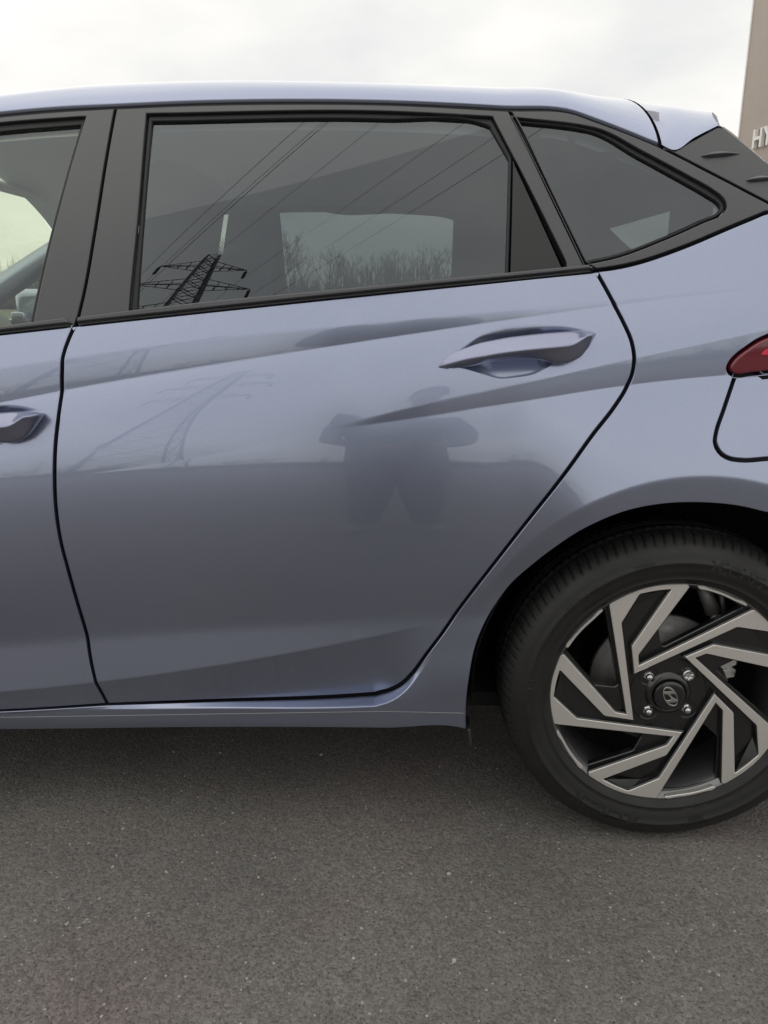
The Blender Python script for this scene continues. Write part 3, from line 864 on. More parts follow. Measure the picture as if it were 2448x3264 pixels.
    panel('window_glass', 'G', qs, GLASS_DARK, pt, inset=.003, dx=.03, dz=.03, off=-.009, depth=.004, lip=.001)
    # ---- tailgate side fin with two flow slots
    ftop = crv([O['fin_top'][0][:2] + (1,), O['fin_top'][1][:2] + (1,), (.0787, 1.2738), (.1237, 1.2357), (.19, 1.185), (.255, 1.150, 1)], .015)
    fin = near(panel('tailgate_fin', 'G', join(ftop, np.stack([np.linspace(.25, xe, 8), curve('belt', np.linspace(.25, xe, 8)) + .002], 1), fin_l[::-1]), FILM, car, inset=.0015, dx=.02, dz=.02, off=.001, depth=.014))
    for (x0, z0, x1, z1) in ((O['fin_groove'][0][0], O['fin_groove'][0][1], O['fin_groove'][1][0], O['fin_groove'][1][1]), (O['fin_groove2'][0][0], O['fin_groove2'][0][1], O['fin_groove2'][1][0], O['fin_groove2'][1][1])):
        s = np.linspace(0, 1, 25); hgt = .0052 * np.sin(np.pi * s ** .8)
        x = x0 + (x1 - x0) * s; z = z0 + (z1 - z0) * s + .002 * np.sin(np.pi * s)
        P = []
        for dz_, o_ in ((1.0, .0005), (.35, .0075), (.05, .0085), (-.25, .0065), (-1.0, .0005)):
            zz_ = z + hgt * dz_; P.append(np.stack([x, -(w_green(x, zz_) + .001 + o_ * np.clip(hgt / .0042, 0, 1)), zz_], 1))
        grid_obj('flow_slot', np.array(P), FILM, fin)
    # ---- roof rail seal between roof skin and door tops
    xs = np.linspace(-2.05, -.07, 120)
    top = np.stack([xs, curve('roof_edge', xs) + .002], 1)
    fxs = np.concatenate([ft, rt, qt]); o = np.argsort(fxs[:, 0]); fxs = fxs[o]
    botz = np.interp(xs, fxs[:, 0], fxs[:, 1]) - .004
    bot = np.stack([xs, np.minimum(botz, top[:, 1] - .004)], 1)
    near(panel('roof_seal', 'G', np.concatenate([top, bot[::-1]]), RUBBER, car, inset=.0, dx=.06, dz=.01, off=-.003, depth=.01, lip=.002))
    return door, fdoor, quarter, frame, ff, pt


door, fdoor, quarter, frame, ff, pt = make_side()


# ---- door handles
def make_handle(parent, ox, oz):
    H = O['handle_top']; Cc = O['handle_crease']
    xs = np.concatenate([np.linspace(-.4345, -.41, 6)[:-1], np.linspace(-.41, -.20, 30)[:-1], np.linspace(-.20, -.1762, 9)])
    zt = np.interp(xs, [p[0] for p in H], [p[1] for p in H]); zc = np.interp(xs, [p[0] for p in Cc] + [-.1765], [p[1] for p in Cc] + [.9505])
    low = [(-.4345, .8955), (-.41, .8942), (-.385, .8955), (-.368, .9000), (-.350, .9055), (-.3103, .9110), (-.270, .9115), (-.258, .906), (-.247, .9020), (-.2285, .9015), (-.206, .909), (-.190, .926), (-.1765, .947)]
    zb = np.interp(xs, [p[0] for p in low], [p[1] for p in low])
    o = np.interp(xs, [-.4345, -.425, -.40, -.35, -.29, -.24, -.20, -.183, -.1762], [.002, .010, .022, .034, .039, .039, .034, .026, .017])
    bk = np.interp(xs, [-.4345, -.385, -.362, -.345, -.268, -.255, -.1762], [-.012, -.014, .004, .017, .020, -.014, -.012])

    def sm(a):
        for _ in range(2): a = np.concatenate([[a[0]], .25 * a[:-2] + .5 * a[1:-1] + .25 * a[2:], [a[-1]]])
        return a
    zt, zc, zb, o = sm(zt), sm(zc), sm(zb), sm(o)
    P = []
    for i, x in enumerate(xs):
        t, c_, b, oo, kk = zt[i], zc[i], zb[i], o[i], bk[i]
        c_ = min(max(c_, b + .15 * (t - b)), t - .1 * (t - b))
        sec = [(oo * .20, t - .0004), (oo * .30, t + .0002), (oo * .42, t - (t - c_) * .12), (oo * .74, c_ + (t - c_) * .46), (oo * .97, c_ + .0030), (oo * .985, c_ - .0006), (oo * .90, c_ - .004 if c_ - .004 > b + .001 else (c_ + b) / 2),
               (max(oo * .62, kk + .006), b + .002), (max(oo * .45, kk + .003), b), (kk, b + .0015), (kk, t - .003)]
        w0 = float(w_base(x, min(max(HZ, b), t)))
        sec = crv([s_ + ((1,) if k_ in (9, 10) else ()) for k_, s_ in enumerate(sec)], 99, True) if False else np.array(sec)
        P.append([(x + ox, -(w0 + q[0]), q[1] + oz) for q in sec])
    P = np.array(P)
    P = np.concatenate([P, P[:, :1]], 1)
    if ox:                                                     # follow the skin of the other door
        dw = w_low(xs + ox, np.full_like(xs, HZ + oz - .06)) - w_low(xs, np.full_like(xs, HZ - .06))
        P[:, :, 1] -= dw[:, None]
    n = P.shape[1]
    f = [(i * n + j, i * n + j + 1, (i + 1) * n + j + 1, (i + 1) * n + j) for i in range(len(xs) - 1) for j in range(n - 1)]
    f.append(tuple(range(n - 1))[::-1]); f.append(tuple((len(xs) - 1) * n + j for j in range(n - 1)))
    bm = bmesh.new(); vs = [bm.verts.new(tuple(v)) for v in P.reshape(-1, 3)]
    for q in f: bm.faces.new([vs[k] for k in q])
    bmesh.ops.remove_doubles(bm, verts=bm.verts, dist=1e-6); bmesh.ops.recalc_face_normals(bm, faces=bm.faces)
    o = bm_obj('door_handle', bm, HPAINT, parent, True, 50)
    ss = o.modifiers.new('subdivision', 'SUBSURF'); ss.levels = 2; ss.render_levels = 2
    return o


HPAINT = mat('handle_paint', (.29, .305, .42), .28, .9, 1.0, .015)
make_handle(door, 0, 0)
make_handle(fdoor, -.9285, -.133)

# ---- front wing
wing_front = crv([(-3.16, .70), (-3.20, .62), (-3.18, .45)])
a2 = np.linspace(R(180 - 5), R(8), 40)
wing = near(panel('wing', 'L', join(np.array([(-2.08, .925), (-2.03, .85), (-2.02, .70), (-2.01, .55), (-1.985, .40), (-1.97, .28), (-2.16, .262)]), np.array([(-2.2155, .30)]),
                  np.stack([-2.568 + .359 * np.cos(a2[::-1]), .315 + .359 * np.sin(a2[::-1])], 1), [(-3.18, .36), (-3.20, .62), (-3.12, .80)], belt_line(-3.05, -2.12, -.02, .06)), PAINT, car, dx=.03, dz=.012, feats=LFE[:2], step=.015))

# ---- mirrored far side
def dup_tree(o, parent, first=True):
    c = o.copy(); COL.objects.link(c); c.parent = parent
    if first: c.scale = (1, -1, 1)
    for ch in o.children: dup_tree(ch, c, False)
    return c


for o in list(NEAR): dup_tree(o, car)

# ---- roof skin and spoiler
tt = np.concatenate([np.linspace(0, .30, 15)[:-1], np.linspace(.30, 1, 14)])


def roof_grid(xs, under=0.0, ext=None):
    P = []
    for X in xs:
        xx, w, z = roof_section(X, tt)
        row = np.stack([xx + 0 * w, -w, z - under], 1)
        if ext is not None: row[:, 0] += ext(X, w, row)
        P.append(np.concatenate([row, (row * np.array([1, -1, 1]))[-2::-1]]))
    return np.array(P)


xs = np.linspace(-1.74, -.0635, 110)
Pr = roof_grid(xs)


edge = Pr[:, [0, -1]]
lo_flange = Pr[:, 0] + np.array([0, .010, -.006]); lo_flange2 = Pr[:, -1] + np.array([0, -.010, -.006])
Pr2 = np.concatenate([lo_flange[:, None], Pr, lo_flange2[:, None]], 1)
roof = grid_obj('roof', Pr2, PAINT, car)
tag(roof, 'painted roof skin')
xs = np.concatenate([[-.0575, -.0570], np.linspace(-.0555, .0425, 26)])


Ps = roof_grid(xs)
Ps = Ps[1:]
drop = Ps[-1].copy(); e = []
for k, (dxx, dzz, sc_w) in enumerate(((.006, -.004, .999), (.010, -.012, .997), (.008, -.022, .993), (-.01, -.030, .985), (-.05, -.034, .975))):
    q = drop.copy(); q[:, 0] += dxx; q[:, 2] += dzz * np.clip((q[:, 2] - 1.27) / .05, .25, 1); q[:, 1] *= sc_w; e.append(q)
spoiler = grid_obj('roof_spoiler', np.concatenate([Ps, np.array(e)]), PAINT, car)
tag(spoiler, 'painted roof spoiler at the top of the tailgate')
# dark joint under the roof / spoiler gap
jx = np.linspace(-.078, -.045, 4); Pj = roof_grid(jx); Pj[:, :, 2] -= .006; Pj[:, :, 1] *= .988
grid_obj('spoiler_joint', Pj, PAINT_IN, car)

# ---- windscreen, pillars, bonnet, nose
s = np.linspace(0, 1, 24); t = np.linspace(0, 1, 14)
exs = np.linspace(-1.735, -2.25, 24); ez = curve('roof_edge', exs); ew = w_green(exs, ez)
P = []
for i in range(24):
    cx, cz = -1.74 + (-2.70 + 1.74) * s[i], 1.438 - .50 * s[i] ** 1.1
    k = 1 - (1 - t) ** 2
    row = np.stack([exs[i] + (cx - exs[i]) * k, -(ew[i] - .035) * (1 - t), ez[i] - .002 + (cz - ez[i]) * (1 - (1 - t) ** 2.4)], 1)
    P.append(np.concatenate([row, (row * np.array([1, -1, 1]))[-2::-1]]))
windscreen = grid_obj('windscreen', P, GLASS_CLEAR, car)
tag(windscreen, 'sloping windscreen glass')
ew0 = ew + .004
for sgn in (-1, 1):
    A_ = np.stack([np.stack([exs, sgn * (ew0 - .012), ez - .012], 1), np.stack([exs, sgn * ew0, ez], 1), np.stack([exs - .008, sgn * (ew0 - .02), ez + .012], 1), np.stack([exs - .02, sgn * (ew0 - .05), ez + .006], 1), np.stack([exs + .01, sgn * (ew0 - .07), ez - .05], 1), np.stack([exs + .03, sgn * (ew0 - .02), ez - .06], 1)])
    grid_obj('windscreen_pillar', A_, PAINT, car)
bx = np.linspace(-2.20, -3.30, 30); P = []
for X in bx:
    zb = float(curve('belt', X)); wb = float(w_low(X, zb)); f = (X + 2.2) / -1.1
    zc_ = zb + .075 - .03 * f - .05 * max(0, f - .8) * 5
    row = np.stack([X - .10 * f * (1 - (1 - t) ** 2) + (-.38 * (1 - f)) * (1 - (1 - t) ** 2), -(wb - .003) * (1 - t), zb + (zc_ - zb) * (1 - (1 - t) ** 2.5)], 1)
    P.append(np.concatenate([row, (row * np.array([1, -1, 1]))[-2::-1]]))
grid_obj('bonnet', P, PAINT, car)


def end_shell(name, x0, xr, zs, m, parent, inset=.0):
    """Wraps from one body side round to the other; xr(z) is the X of the middle."""
    th = np.linspace(0, np.pi / 2, 22); P = []
    for z in zs:
        w0 = float(w_base(x0, z)) - inset; lean = max(0, z - 1.0) / .135 if x0 > 0 else 0
        w0 *= 1 - .17 * lean ** 1.5; xa = x0 - .08 * lean ** 1.5
        X = xa + (xr(z) - xa) * np.sin(th) ** .9; w = w0 * np.cos(th) ** .42
        row = np.stack([X, -w, np.full_like(w, z)], 1); P.append(np.concatenate([row, (row * np.array([1, -1, 1]))[-2::-1]]))
    return grid_obj(name, P, m, parent)


rear_x = lambda z: float(np.interp(z, [.2, .28, .42, .56, .62, .75, .9, 1.0, 1.15], [.52, .585, .63, .632, .615, .585, .565, .545, .50]))
bmp = end_shell('bumper', .3555, rear_x, np.linspace(.26, .64, 24), PAINT, car)
tag(bmp, 'rear bumper in body colour')
tail = end_shell('tailgate', .3555, rear_x, np.linspace(.646, 1.135, 28), PAINT, car)
end_shell('diffuser', .3555, lambda z: rear_x(z) - .02, np.linspace(.20, .27, 5), TRIM, car, .015)
front_x = lambda z: float(np.interp(z, [.2, .3, .45, .6, .72, .8], [-3.34, -3.40, -3.42, -3.40, -3.36, -3.31]))
end_shell('bumper', -3.205, front_x, np.linspace(.22, .80, 26), PAINT, car)
end_shell('grille', -3.22, lambda z: front_x(z) - .006, np.linspace(.34, .58, 8), TRIM, car, .25)
# rear window
sx = np.linspace(.045, .255, 16); fz = crv([O['fin_top'][1][:2], (.0787, 1.2738), (.1237, 1.2357), (.19, 1.185), (.255, 1.150)], .01)
P = []
for i, X in enumerate(sx):
    z = float(np.interp(X, fz[:, 0], fz[:, 1])); w = float(w_green(X, z)) - .004; f = i / 15
    cx, cz = .215 + .29 * f, 1.365 - .24 * f
    k = 1 - (1 - t) ** 2
    row = np.stack([X + (cx - X) * k, -w * (1 - t), z - .004 + (cz - z) * (1 - (1 - t) ** 2.2)], 1)
    P.append(np.concatenate([row, (row * np.array([1, -1, 1]))[-2::-1]]))
rw = grid_obj('rear_window', P, GLASS_DARK, tail)

RW = np.array(P)
ins = RW + np.array([-.012, 0, -.008])
grid_obj('window_frame', ins[:5], TRIM, tail)
rs25 = lambda row: np.stack([np.interp(np.linspace(0, 1, 41), np.linspace(0, 1, len(row)), row[:, k_]) for k_ in range(3)], 1)
for sl in (slice(0, 3), slice(-3, None)): grid_obj('window_frame', ins[:, sl], TRIM, tail)

# ================================================================== interior
hx = np.linspace(-1.72, .05, 40); P = []
tq = np.linspace(.10, 1, 16)
for X in hx:
    _, w, z = roof_section(X, tq); row = np.stack([np.full_like(w, X), -np.minimum(w * .97, .62), z - .045], 1)
    P.append(np.concatenate([row, (row * np.array([1, -1, 1]))[-2::-1]]))
grid_obj('headliner', P, HEADLINER, car)
a_, b_ = rs25(np.array(P[-1])), rs25(ins[5]); grid_obj('tailgate_lining', [a_, a_ * .5 + b_ * .5 + np.array([0, 0, .005]), b_, rs25(ins[5]) + np.array([-.0, 0, -.01])], TRIM, car)
# upper trim between headliner and door tops
for sgn in (-1, 1):
    x = np.linspace(-1.70, .05, 50); w0, z0 = [], []
    A_ = []
    for X in x:
        zr = float(curve('roof_edge', X)); g = float(w_green(X, zr - .035))
        A_.append([(X, sgn * (g - .022), zr - .036 - .012), (X, sgn * (g - .045), zr - .020), (X, sgn * (g - .10), zr + .002), (X, sgn * (g - .13), zr + .012)])
    grid_obj('roof_lining', A_, DARK if False else HEADLINER, car)


def card_loop(x0, x1):
    xs_ = np.linspace(x0, x1, 40)
    return np.concatenate([np.stack([xs_, curve('belt', xs_) - .005], 1), np.stack([xs_[::-1], np.full(40, .24)], 1)])


def arch_cut(x0, x1):
    xs_ = np.linspace(x0, x1, 90)
    lowz = np.maximum(.24, np.where(np.abs(xs_ - .012) < .385, .315 + np.sqrt(np.clip(.385 ** 2 - (xs_ - .012) ** 2, 0, None)), .24))
    lowz = np.where((np.abs(xs_ - .012) < .385) & (lowz < .26), .26, lowz)
    return np.concatenate([np.stack([xs_, curve('belt', xs_) - .006], 1), np.stack([xs_[::-1], lowz[::-1]], 1)])


dc = panel('door_card', 'L', arch_cut(-2.0, .33), DARK, car, inset=0, off=-.055, dx=.08, dz=.06, depth=.01, step=.03)
dup_tree(dc, car)
bm = bmesh.new(); rbox(bm, (2.2, 1.5, .03), (-1.05, 0, .23), None, 0); bm_obj('floor_pan', bm, LINER, car, False)
bm = bmesh.new(); rbox(bm, (.9, .98, .03), (.02, 0, .60), None, 0); bm_obj('boot_floor', bm, DARK, car, False)


def lathe_arch(cx):
    for sgn in (-1, 1):
        a = np.linspace(R(-12), R(192), 44); P = []
        for y in (.868, .80, .60, .55):
            r = .372 if y > .58 else .12
            P.append(np.stack([cx + .010 + r * np.cos(a), np.full_like(a, sgn * y), .315 + r * np.sin(a)], 1))
        grid_obj('arch_liner', P, LINER, car)


lathe_arch(0.0); lathe_arch(-2.58)


def seat(x, y, w=.46):
    bm = bmesh.new(); rt_ = Matrix.Rotation(R(22), 3, 'Y')
    rbox(bm, (.13, w, .66), (x + .115, y, .82), rt_, .05, 4)
    rbox(bm, (.50, w, .16), (x - .22, y, .50), Matrix.Rotation(R(-8), 3, 'Y').inverted(), .05, 3)
    o = bm_obj('front_seat', bm, CLOTH, car)
    for e_ in (-1, 1):
        bm = bmesh.new(); rbox(bm, (.16, .07, .50), (x + .05, y + e_ * (w / 2 - .03), .76), rt_, .03, 3); bm_obj('side_bolster', bm, CLOTH, o)
    bm = bmesh.new(); rbox(bm, (.115, .28, .23), (x + .262, y, 1.165), Matrix.Rotation(R(12), 3, 'Y'), .045, 4); bm_obj('headrest', bm, CLOTH, o)
    for e_ in (-.06, .06):
        bm = bmesh.new(); tube(bm, [(x + .22, y + e_, 1.06), (x + .25, y + e_, 1.15)], .006, 6); bm_obj('headrest_post', bm, CHROME, o)


seat(-1.25, -.36); seat(-1.25, .36)
bm = bmesh.new(); rbox(bm, (.14, 1.22, .58), (-.30, 0, .76), Matrix.Rotation(R(24), 3, 'Y'), .05, 4); rbox(bm, (.50, 1.22, .15), (-.60, 0, .50), None, .05, 3)
bench = bm_obj('rear_bench', bm, CLOTH, car)
for y in (-.36, .36):
    bm = bmesh.new(); rbox(bm, (.08, .26, .13), (-.165, y, 1.085), Matrix.Rotation(R(18), 3, 'Y'), .03, 3); bm_obj('headrest', bm, CLOTH, bench)
bm = bmesh.new(); rbox(bm, (.52, 1.36, .26), (-2.18, 0, .86), Matrix.Rotation(R(6), 3, 'Y'), .08, 4); dash = bm_obj('dashboard', bm, PLASTIC, car)
bm = bmesh.new()
ring = [Vector((-1.84, -.36, .88)) + Matrix.Rotation(R(-24), 3, 'Y') @ Vector((0, .185 * math.cos(a), .185 * math.sin(a))) for a in np.linspace(0, 2 * math.pi, 37)]
tube(bm, ring, .015, 8, False); tube(bm, [ring[0], ring[18]], .014, 6); tube(bm, [(-2.0, -.36, .84), (-1.85, -.36, .88)], .03, 8)
bm_obj('steering_wheel', bm, DARK, car)
for y in (-.36, .30):
    bm = bmesh.new(); rbox(bm, (.16, .36, .02), (-1.735, y, 1.345), Matrix.Rotation(R(22), 3, 'Y'), .008, 2); bm_obj('sun_visor', bm, HEADLINER, car)
bm = bmesh.new(); rbox(bm, (.03, .22, .06), (-1.83, 0, 1.315), Matrix.Rotation(R(-10), 3, 'Y'), .014, 3); tube(bm, [(-1.83, 0, 1.33), (-1.86, 0, 1.40)], .012, 6); bm_obj('rear_view_mirror', bm, DARK, car)
# inner pillar trims seen through the far windows
for sgn in (-1, 1):
    for pl in ([(-1.03, 1.33), (-1.10, 1.15), (-1.125, .98)],):
        P = []
        for (x_, z_) in pl:
            g = float(w_green(x_, z_)) - .02
            P.append([(x_ - .005, sgn * (g + .005), z_), (x_ + .005, sgn * (g - .03), z_), (x_ + .055, sgn * (g - .03), z_), (x_ + .065, sgn * (g + .005), z_)])
        grid_obj('pillar_cover', P, TRIM, car)
    P = []
    for (x0, x1, z_) in ((-.345, -.205, 1.32), (-.345, -.20, 1.24), (-.345, -.185, 1.16), (-.345, -.145, 1.06), (-.345, -.125, .99)):
        g0, g1 = float(w_green(x0, z_)) - .016, float(w_green(x1, z_)) - .016
        P.append([(x0, sgn * g0, z_), (x0 + .015, sgn * (g0 - .03), z_), (x1 - .02, sgn * (g1 - .03), z_), (x1, sgn * g1, z_)])
    grid_obj('pillar_cover', P, TRIM, car)
    P = []
    for z_ in np.linspace(1.0, 1.34, 8):
        x0 = float(np.interp(z_, [1.0, 1.15, 1.2, 1.25, 1.34], [.02, .03, -.03, -.11, -.20])); g0 = float(w_green(x0, z_)) - .018
        P.append([(x0, sgn * g0, z_), (min(x0 + .05, .025), sgn * (g0 - .05), z_), (.030, sgn * .50, min(z_, 1.30)), (.125, sgn * .47, min(z_, 1.27))])
    grid_obj('tailgate_lining', P, TRIM, car)
    P = []
    for X in np.linspace(-.36, .08, 12):
        zl_ = 1.248 if X > -.30 else 1.30
        g0 = float(w_green(X, zl_)) - .018; P.append([(X, sgn * g0, zl_), (X, sgn * (g0 - .04), zl_ + .015), (X, sgn * (g0 - .10), zl_ + .045)])
    grid_obj('rear_lining', P, TRIM, car)
far_frame = panel('window_trim', 'G', np.array([(-1.06, .985), (-.28, 1.03), (-.28, 1.335), (-1.06, 1.335)]), TRIM, car, inset=0, off=-.045, depth=.01, dx=.05, dz=.05,
                  holes=[crv([(-1.0, 1.0, 1), (-.988, 1.20), (-.983, 1.258), (-.955, 1.286), (-.70, 1.291), (-.40, 1.286), (-.345, 1.272), (-.316, 1.245), (-.309, 1.18), (-.313, 1.05, 1)], .01, True)])
far_frame.scale = (1, -1, 1)
# exterior mirrors
for sgn in (-1, 1):
    bm = bmesh.new(); rbox(bm, (.12, .19, .13), (-1.98, sgn * .965, .985), Matrix.Rotation(R(sgn * 12), 3, 'Z'), .035, 3); rbox(bm, (.05, .10, .03), (-1.99, sgn * .86, .95), None, .01, 2)
    mo = bm_obj('door_mirror', bm, PAINT, car)



# ================================================================== wheels
def rot2(P, a):
    P = np.asarray(P, float); c, s_ = math.cos(a), math.sin(a)
    return np.stack([P[:, 0] * c - P[:, 1] * s_, P[:, 0] * s_ + P[:, 1] * c], 1)


def circ(r, n, cx=0, cz=0, a0=0): a = np.arange(n) * 2 * np.pi / n + a0; return np.stack([cx + r * np.cos(a), cz + r * np.sin(a)], 1)


def rounded(pts, step=.004, r=.0022):
    P = crv(pts, step, closed=True)
    # knock the points of the sharp corners off
    out = []
    cs = [np.array(p[:2]) for p in pts if len(p) > 2]
    for i, p in enumerate(P):
        if cs and min(np.linalg.norm(p - c) for c in cs) < 1e-6:
            a, b = P[i - 1], P[(i + 1) % len(P)]
            da, db = np.linalg.norm(a - p), np.linalg.norm(b - p)
            p1 = p + (a - p) / da * min(r, da * .45); p2 = p + (b - p) / db * min(r, db * .45)
            out += [p1, .25 * p1 + .5 * p + .25 * p2, p2]
        else: out.append(p)
    return np.array(out)


RR = .2178
NT = 1090; PER = 10
prof = [(.2140, .010), (.2190, -.0005), (.2230, -.0050), (.2290, -.0085), (.2292, -.0100), (.2320, -.0105), (.2335, -.0095), (.2400, -.0130), (.2500, -.0160), (.2600, -.0170), (.2608, -.0178), (.2640, -.0178), (.2648, -.0168), (.2740, -.0145), (.2810, -.0110), (.2870, -.0065), (.2910, -.0025), (.2945, .002), (.2975, .0065), (.3000, .011), (.3020, .016), (.3035, .021), (.3045, .026), (.3054, .032), (.3060, .038), (.3066, .044), (.3068, .046), (.3000, .0475), (.3000, .0525), (.3074, .054), (.3078, .062), (.3080, .072), (.3030, .0735), (.3030, .0785), (.3080, .080)]
half = [(r, y) for r, y in prof]
prof = half + [(r, .165 - y) for r, y in half[::-1]]
TV, TF = lathe(prof, NT)
TV = TV.reshape(NT, len(prof), 3)
pr = np.array(prof)
ang = np.arange(NT)
for j, (r, y) in enumerate(prof):
    yy = min(y, .165 - y)
    if r > .2905 and yy > -.003 and abs(yy - .05) > .0035 and yy < .072:
        shift = np.where(yy < .046, 3.2 * math.sin((yy + .003) / .05 * 2.2), -2.5 * (yy - .054) / .02)
        ph = (ang + shift) % PER
        cut = np.clip(1.3 - np.abs(ph - PER / 2), 0, 1)
        dep = .0050 * min(1, (yy + .003) / .010)
        f = 1 - cut * dep / r
        TV[:, j, 0] *= f; TV[:, j, 2] *= f
TV = TV.reshape(-1, 3)
# standing on the road: the foot of the tyre is pressed flat and bulges a little
low = TV[:, 2] < -.3035
TV[low, 2] = -.3046 + (TV[low, 2] + .3035) * .12


def bend(V, rad, a_mid):
    """Lettering standing on a circle, tops outwards."""
    wid = (V[:, 0].max() + V[:, 0].min()) / 2
    a = a_mid - (V[:, 0] - wid) / rad
    r = rad + V[:, 1]
    return a, r


def side_y(r):
    p = np.array(half[:17]); o = np.argsort(p[:, 0]); return np.interp(r, p[o, 0], p[o, 1])


def tyre_text(s, size, rad, a_mid, parent, bold=.0, h=.0006):
    V, F = text_mesh(s, size, .5, bold)
    if len(V) == 0: return
    a, r = bend(V, rad, a_mid)
    y = side_y(r) - np.where(V[:, 2] > 0, h, -.001)
    P = np.stack([r * np.cos(a), y, r * np.sin(a)], 1)
    return mesh_obj('raised_lettering', P, F, TYRE, parent, smooth=False)


def make_wheel(full):
    rim = None
    V, F = lathe([(.2190, .006), (.2188, .0012), (.2180, .0004), (.2162, .0012), (.2100, .012), (.2050, .018), (.2000, .060), (.1930, .150), (.1960, .165)], 120)
    wheel = mesh_obj('wheel', V, F, BARREL, car)
    tag(wheel, 'rear wheel with black and machined five spoke alloy')
    tyre = mesh_obj('tyre', TV, TF, TYRE, wheel)
    holes = [rot2(rounded(WHEEL['hole'], .006), k * 2 * math.pi / 5) for k in range(5)]
    bm = prism(circ(.2115, 120), .0125, .026, .0015, holes)
    # pockets deepen towards the rim
    bm_obj('wheel_disc', bm, RIM_BLACK, wheel, True, 30)
    su = rounded(WHEEL['spoke'], .008, .0028)
    spoke_me = body_me = strip_me = facet_me = None
    for k in range(5):
        a = k * 2 * math.pi / 5
        if k == 0:
            s0 = bm_obj('spoke', prism(su, -.0006, .0030, .0008), MACHINED, wheel, False)
            b0 = bm_obj('spoke_body', prism(inset2(su, -.0022) if area2(su) > 0 else inset2(su[::-1], -.0022), .0004, .0200, .0022), RIM_BLACK, wheel, False)
            r0 = bm_obj('rim_strip', prism(rounded(WHEEL['strip'], .006, .002), -.0014, .010, .0008), MACHINED, wheel, False)
            q = WHEEL['facet']
            bm = bmesh.new()
            vs = [bm.verts.new((p[0], y, p[1])) for p, y in zip(q, (.0010, .0010, .0120, .0060))]
            bm.faces.new(vs); bm.faces.new([bm.verts.new((p[0], .0122, p[1])) for p in q][::-1])
            f0 = bm_obj('spoke_facet', bm, RIM_BLACK, wheel, False)
            four = (s0, b0, r0, f0)
        else:
            for o in four:
                c = o.copy(); COL.objects.link(c); c.rotation_euler = (0, -a, 0)
    # hub
    bolts = [(math.radians(49 + 90 * k)) for k in range(4)]
    bh = [circ(.0165, 28, .050 * math.cos(a), .050 * math.sin(a)) for a in bolts]
    bm = prism(circ(.0700, 64), .0110, .03, .0012, bh); bm_obj('hub_face', bm, RIM_BLACK, wheel, True, 30)
    V, F = lathe([(.0430, .0125), (.0385, .0065), (.0330, .0030), (.0310, .0035), (.0298, .0070)], 64); bm_ = mesh_obj('hub_collar', V, F, RIM_BLACK, wheel)
    V, F = lathe([(.0285, .006), (.0285, .0002), (.0275, -.0012), (.0200, -.0020), (.0001, -.0024)], 64); mesh_obj('centre_cap', V, F, RIM_BLACK, wheel)
    E_ = lambda L: np.array([((x - 747) * .000105, -(y - 983) * .000105) for x, y in L])
    c62, s62 = math.cos(R(62.9)), math.sin(R(62.9)); an = np.linspace(0, 2 * math.pi, 49)[:-1]
    oval = np.stack([.0213 * np.cos(an) * c62 - .0118 * np.sin(an) * s62, -(.0213 * np.cos(an) * s62 + .0118 * np.sin(an) * c62)], 1)
    cuts = [E_(L) for L in ([(622, 893), (632, 862), (652, 835), (672, 826), (700, 832), (740, 855), (785, 885)], [(632, 935), (690, 945), (728, 972), (755, 1010), (762, 1035), (752, 1050), (690, 1060), (664, 1028), (645, 980)],
                            [(745, 948), (755, 932), (815, 928), (840, 958), (860, 1005), (872, 1045), (820, 1020), (785, 995), (758, 968)], [(716, 1098), (800, 1095), (870, 1080), (872, 1110), (855, 1140), (825, 1149), (790, 1143), (750, 1122)])]
    bm = prism(oval, -.0036, -.0010, .0004, cuts); bm_obj('emblem', bm, EMBLEM, wheel, False)
    for k, a in enumerate(bolts):
        bx_, bz_ = .050 * math.cos(a), .050 * math.sin(a)
        if k == 0:
            bm = prism(circ(.0108, 32, bx_, bz_), .0055, .03, .0012, [np.concatenate([[(bx_ + (.0062 if i % 2 else .0038) * math.cos(i * math.pi / 6), bz_ + (.0062 if i % 2 else .0038) * math.sin(i * math.pi / 6))] for i in range(12)])])
            o = bm_obj('locking_bolt', bm, CHROME, wheel, True, 30)
            bm = prism(circ(.0075, 16, bx_, bz_), .0085, .012); bm_obj('bolt_socket', bm, STEEL, wheel, False)
        else:
            hexn = circ(.0098, 6, bx_, bz_, .3)
            bm = prism(hexn, .0105, .03, .0014)
            n_ = 8
            rings = []
            for i in range(n_ + 1):
                f = i / n_ * math.pi / 2
                rings.append([bm.verts.new((bx_ + .0064 * math.cos(f) * math.cos(q_), .0060 - .0050 * math.sin(f), bz_ + .0064 * math.cos(f) * math.sin(q_))) for q_ in np.arange(20) * 2 * math.pi / 20] if i < n_ else [bm.verts.new((bx_, .0010, bz_))])
            base = [bm.verts.new((bx_ + .0064 * math.cos(q_), .012, bz_ + .0064 * math.sin(q_))) for q_ in np.arange(20) * 2 * math.pi / 20]
            rings.insert(0, base)
            for A_, B_ in zip(rings, rings[1:]):
                for i in range(20):
                    if len(B_) == 1: bm.faces.new((A_[i], A_[(i + 1) % 20], B_[0]))
                    else: bm.faces.new((A_[i], A_[(i + 1) % 20], B_[(i + 1) % 20], B_[i]))
            bmesh.ops.recalc_face_normals(bm, faces=bm.faces)
            bm_obj('wheel_bolt', bm, CHROME, wheel, True, 35)
    # brake behind the spokes
    V, F = lathe([(.03, .058), (.085, .056), (.095, .066), (.130, .066), (.131, .076), (.10, .078)], 72); mesh_obj('brake_disc', V, F, DISC, wheel)
    V, F = lathe([(.02, .17), (.19, .165), (.193, .10)], 40); mesh_obj('backing_plate', V, F, LINER, wheel)
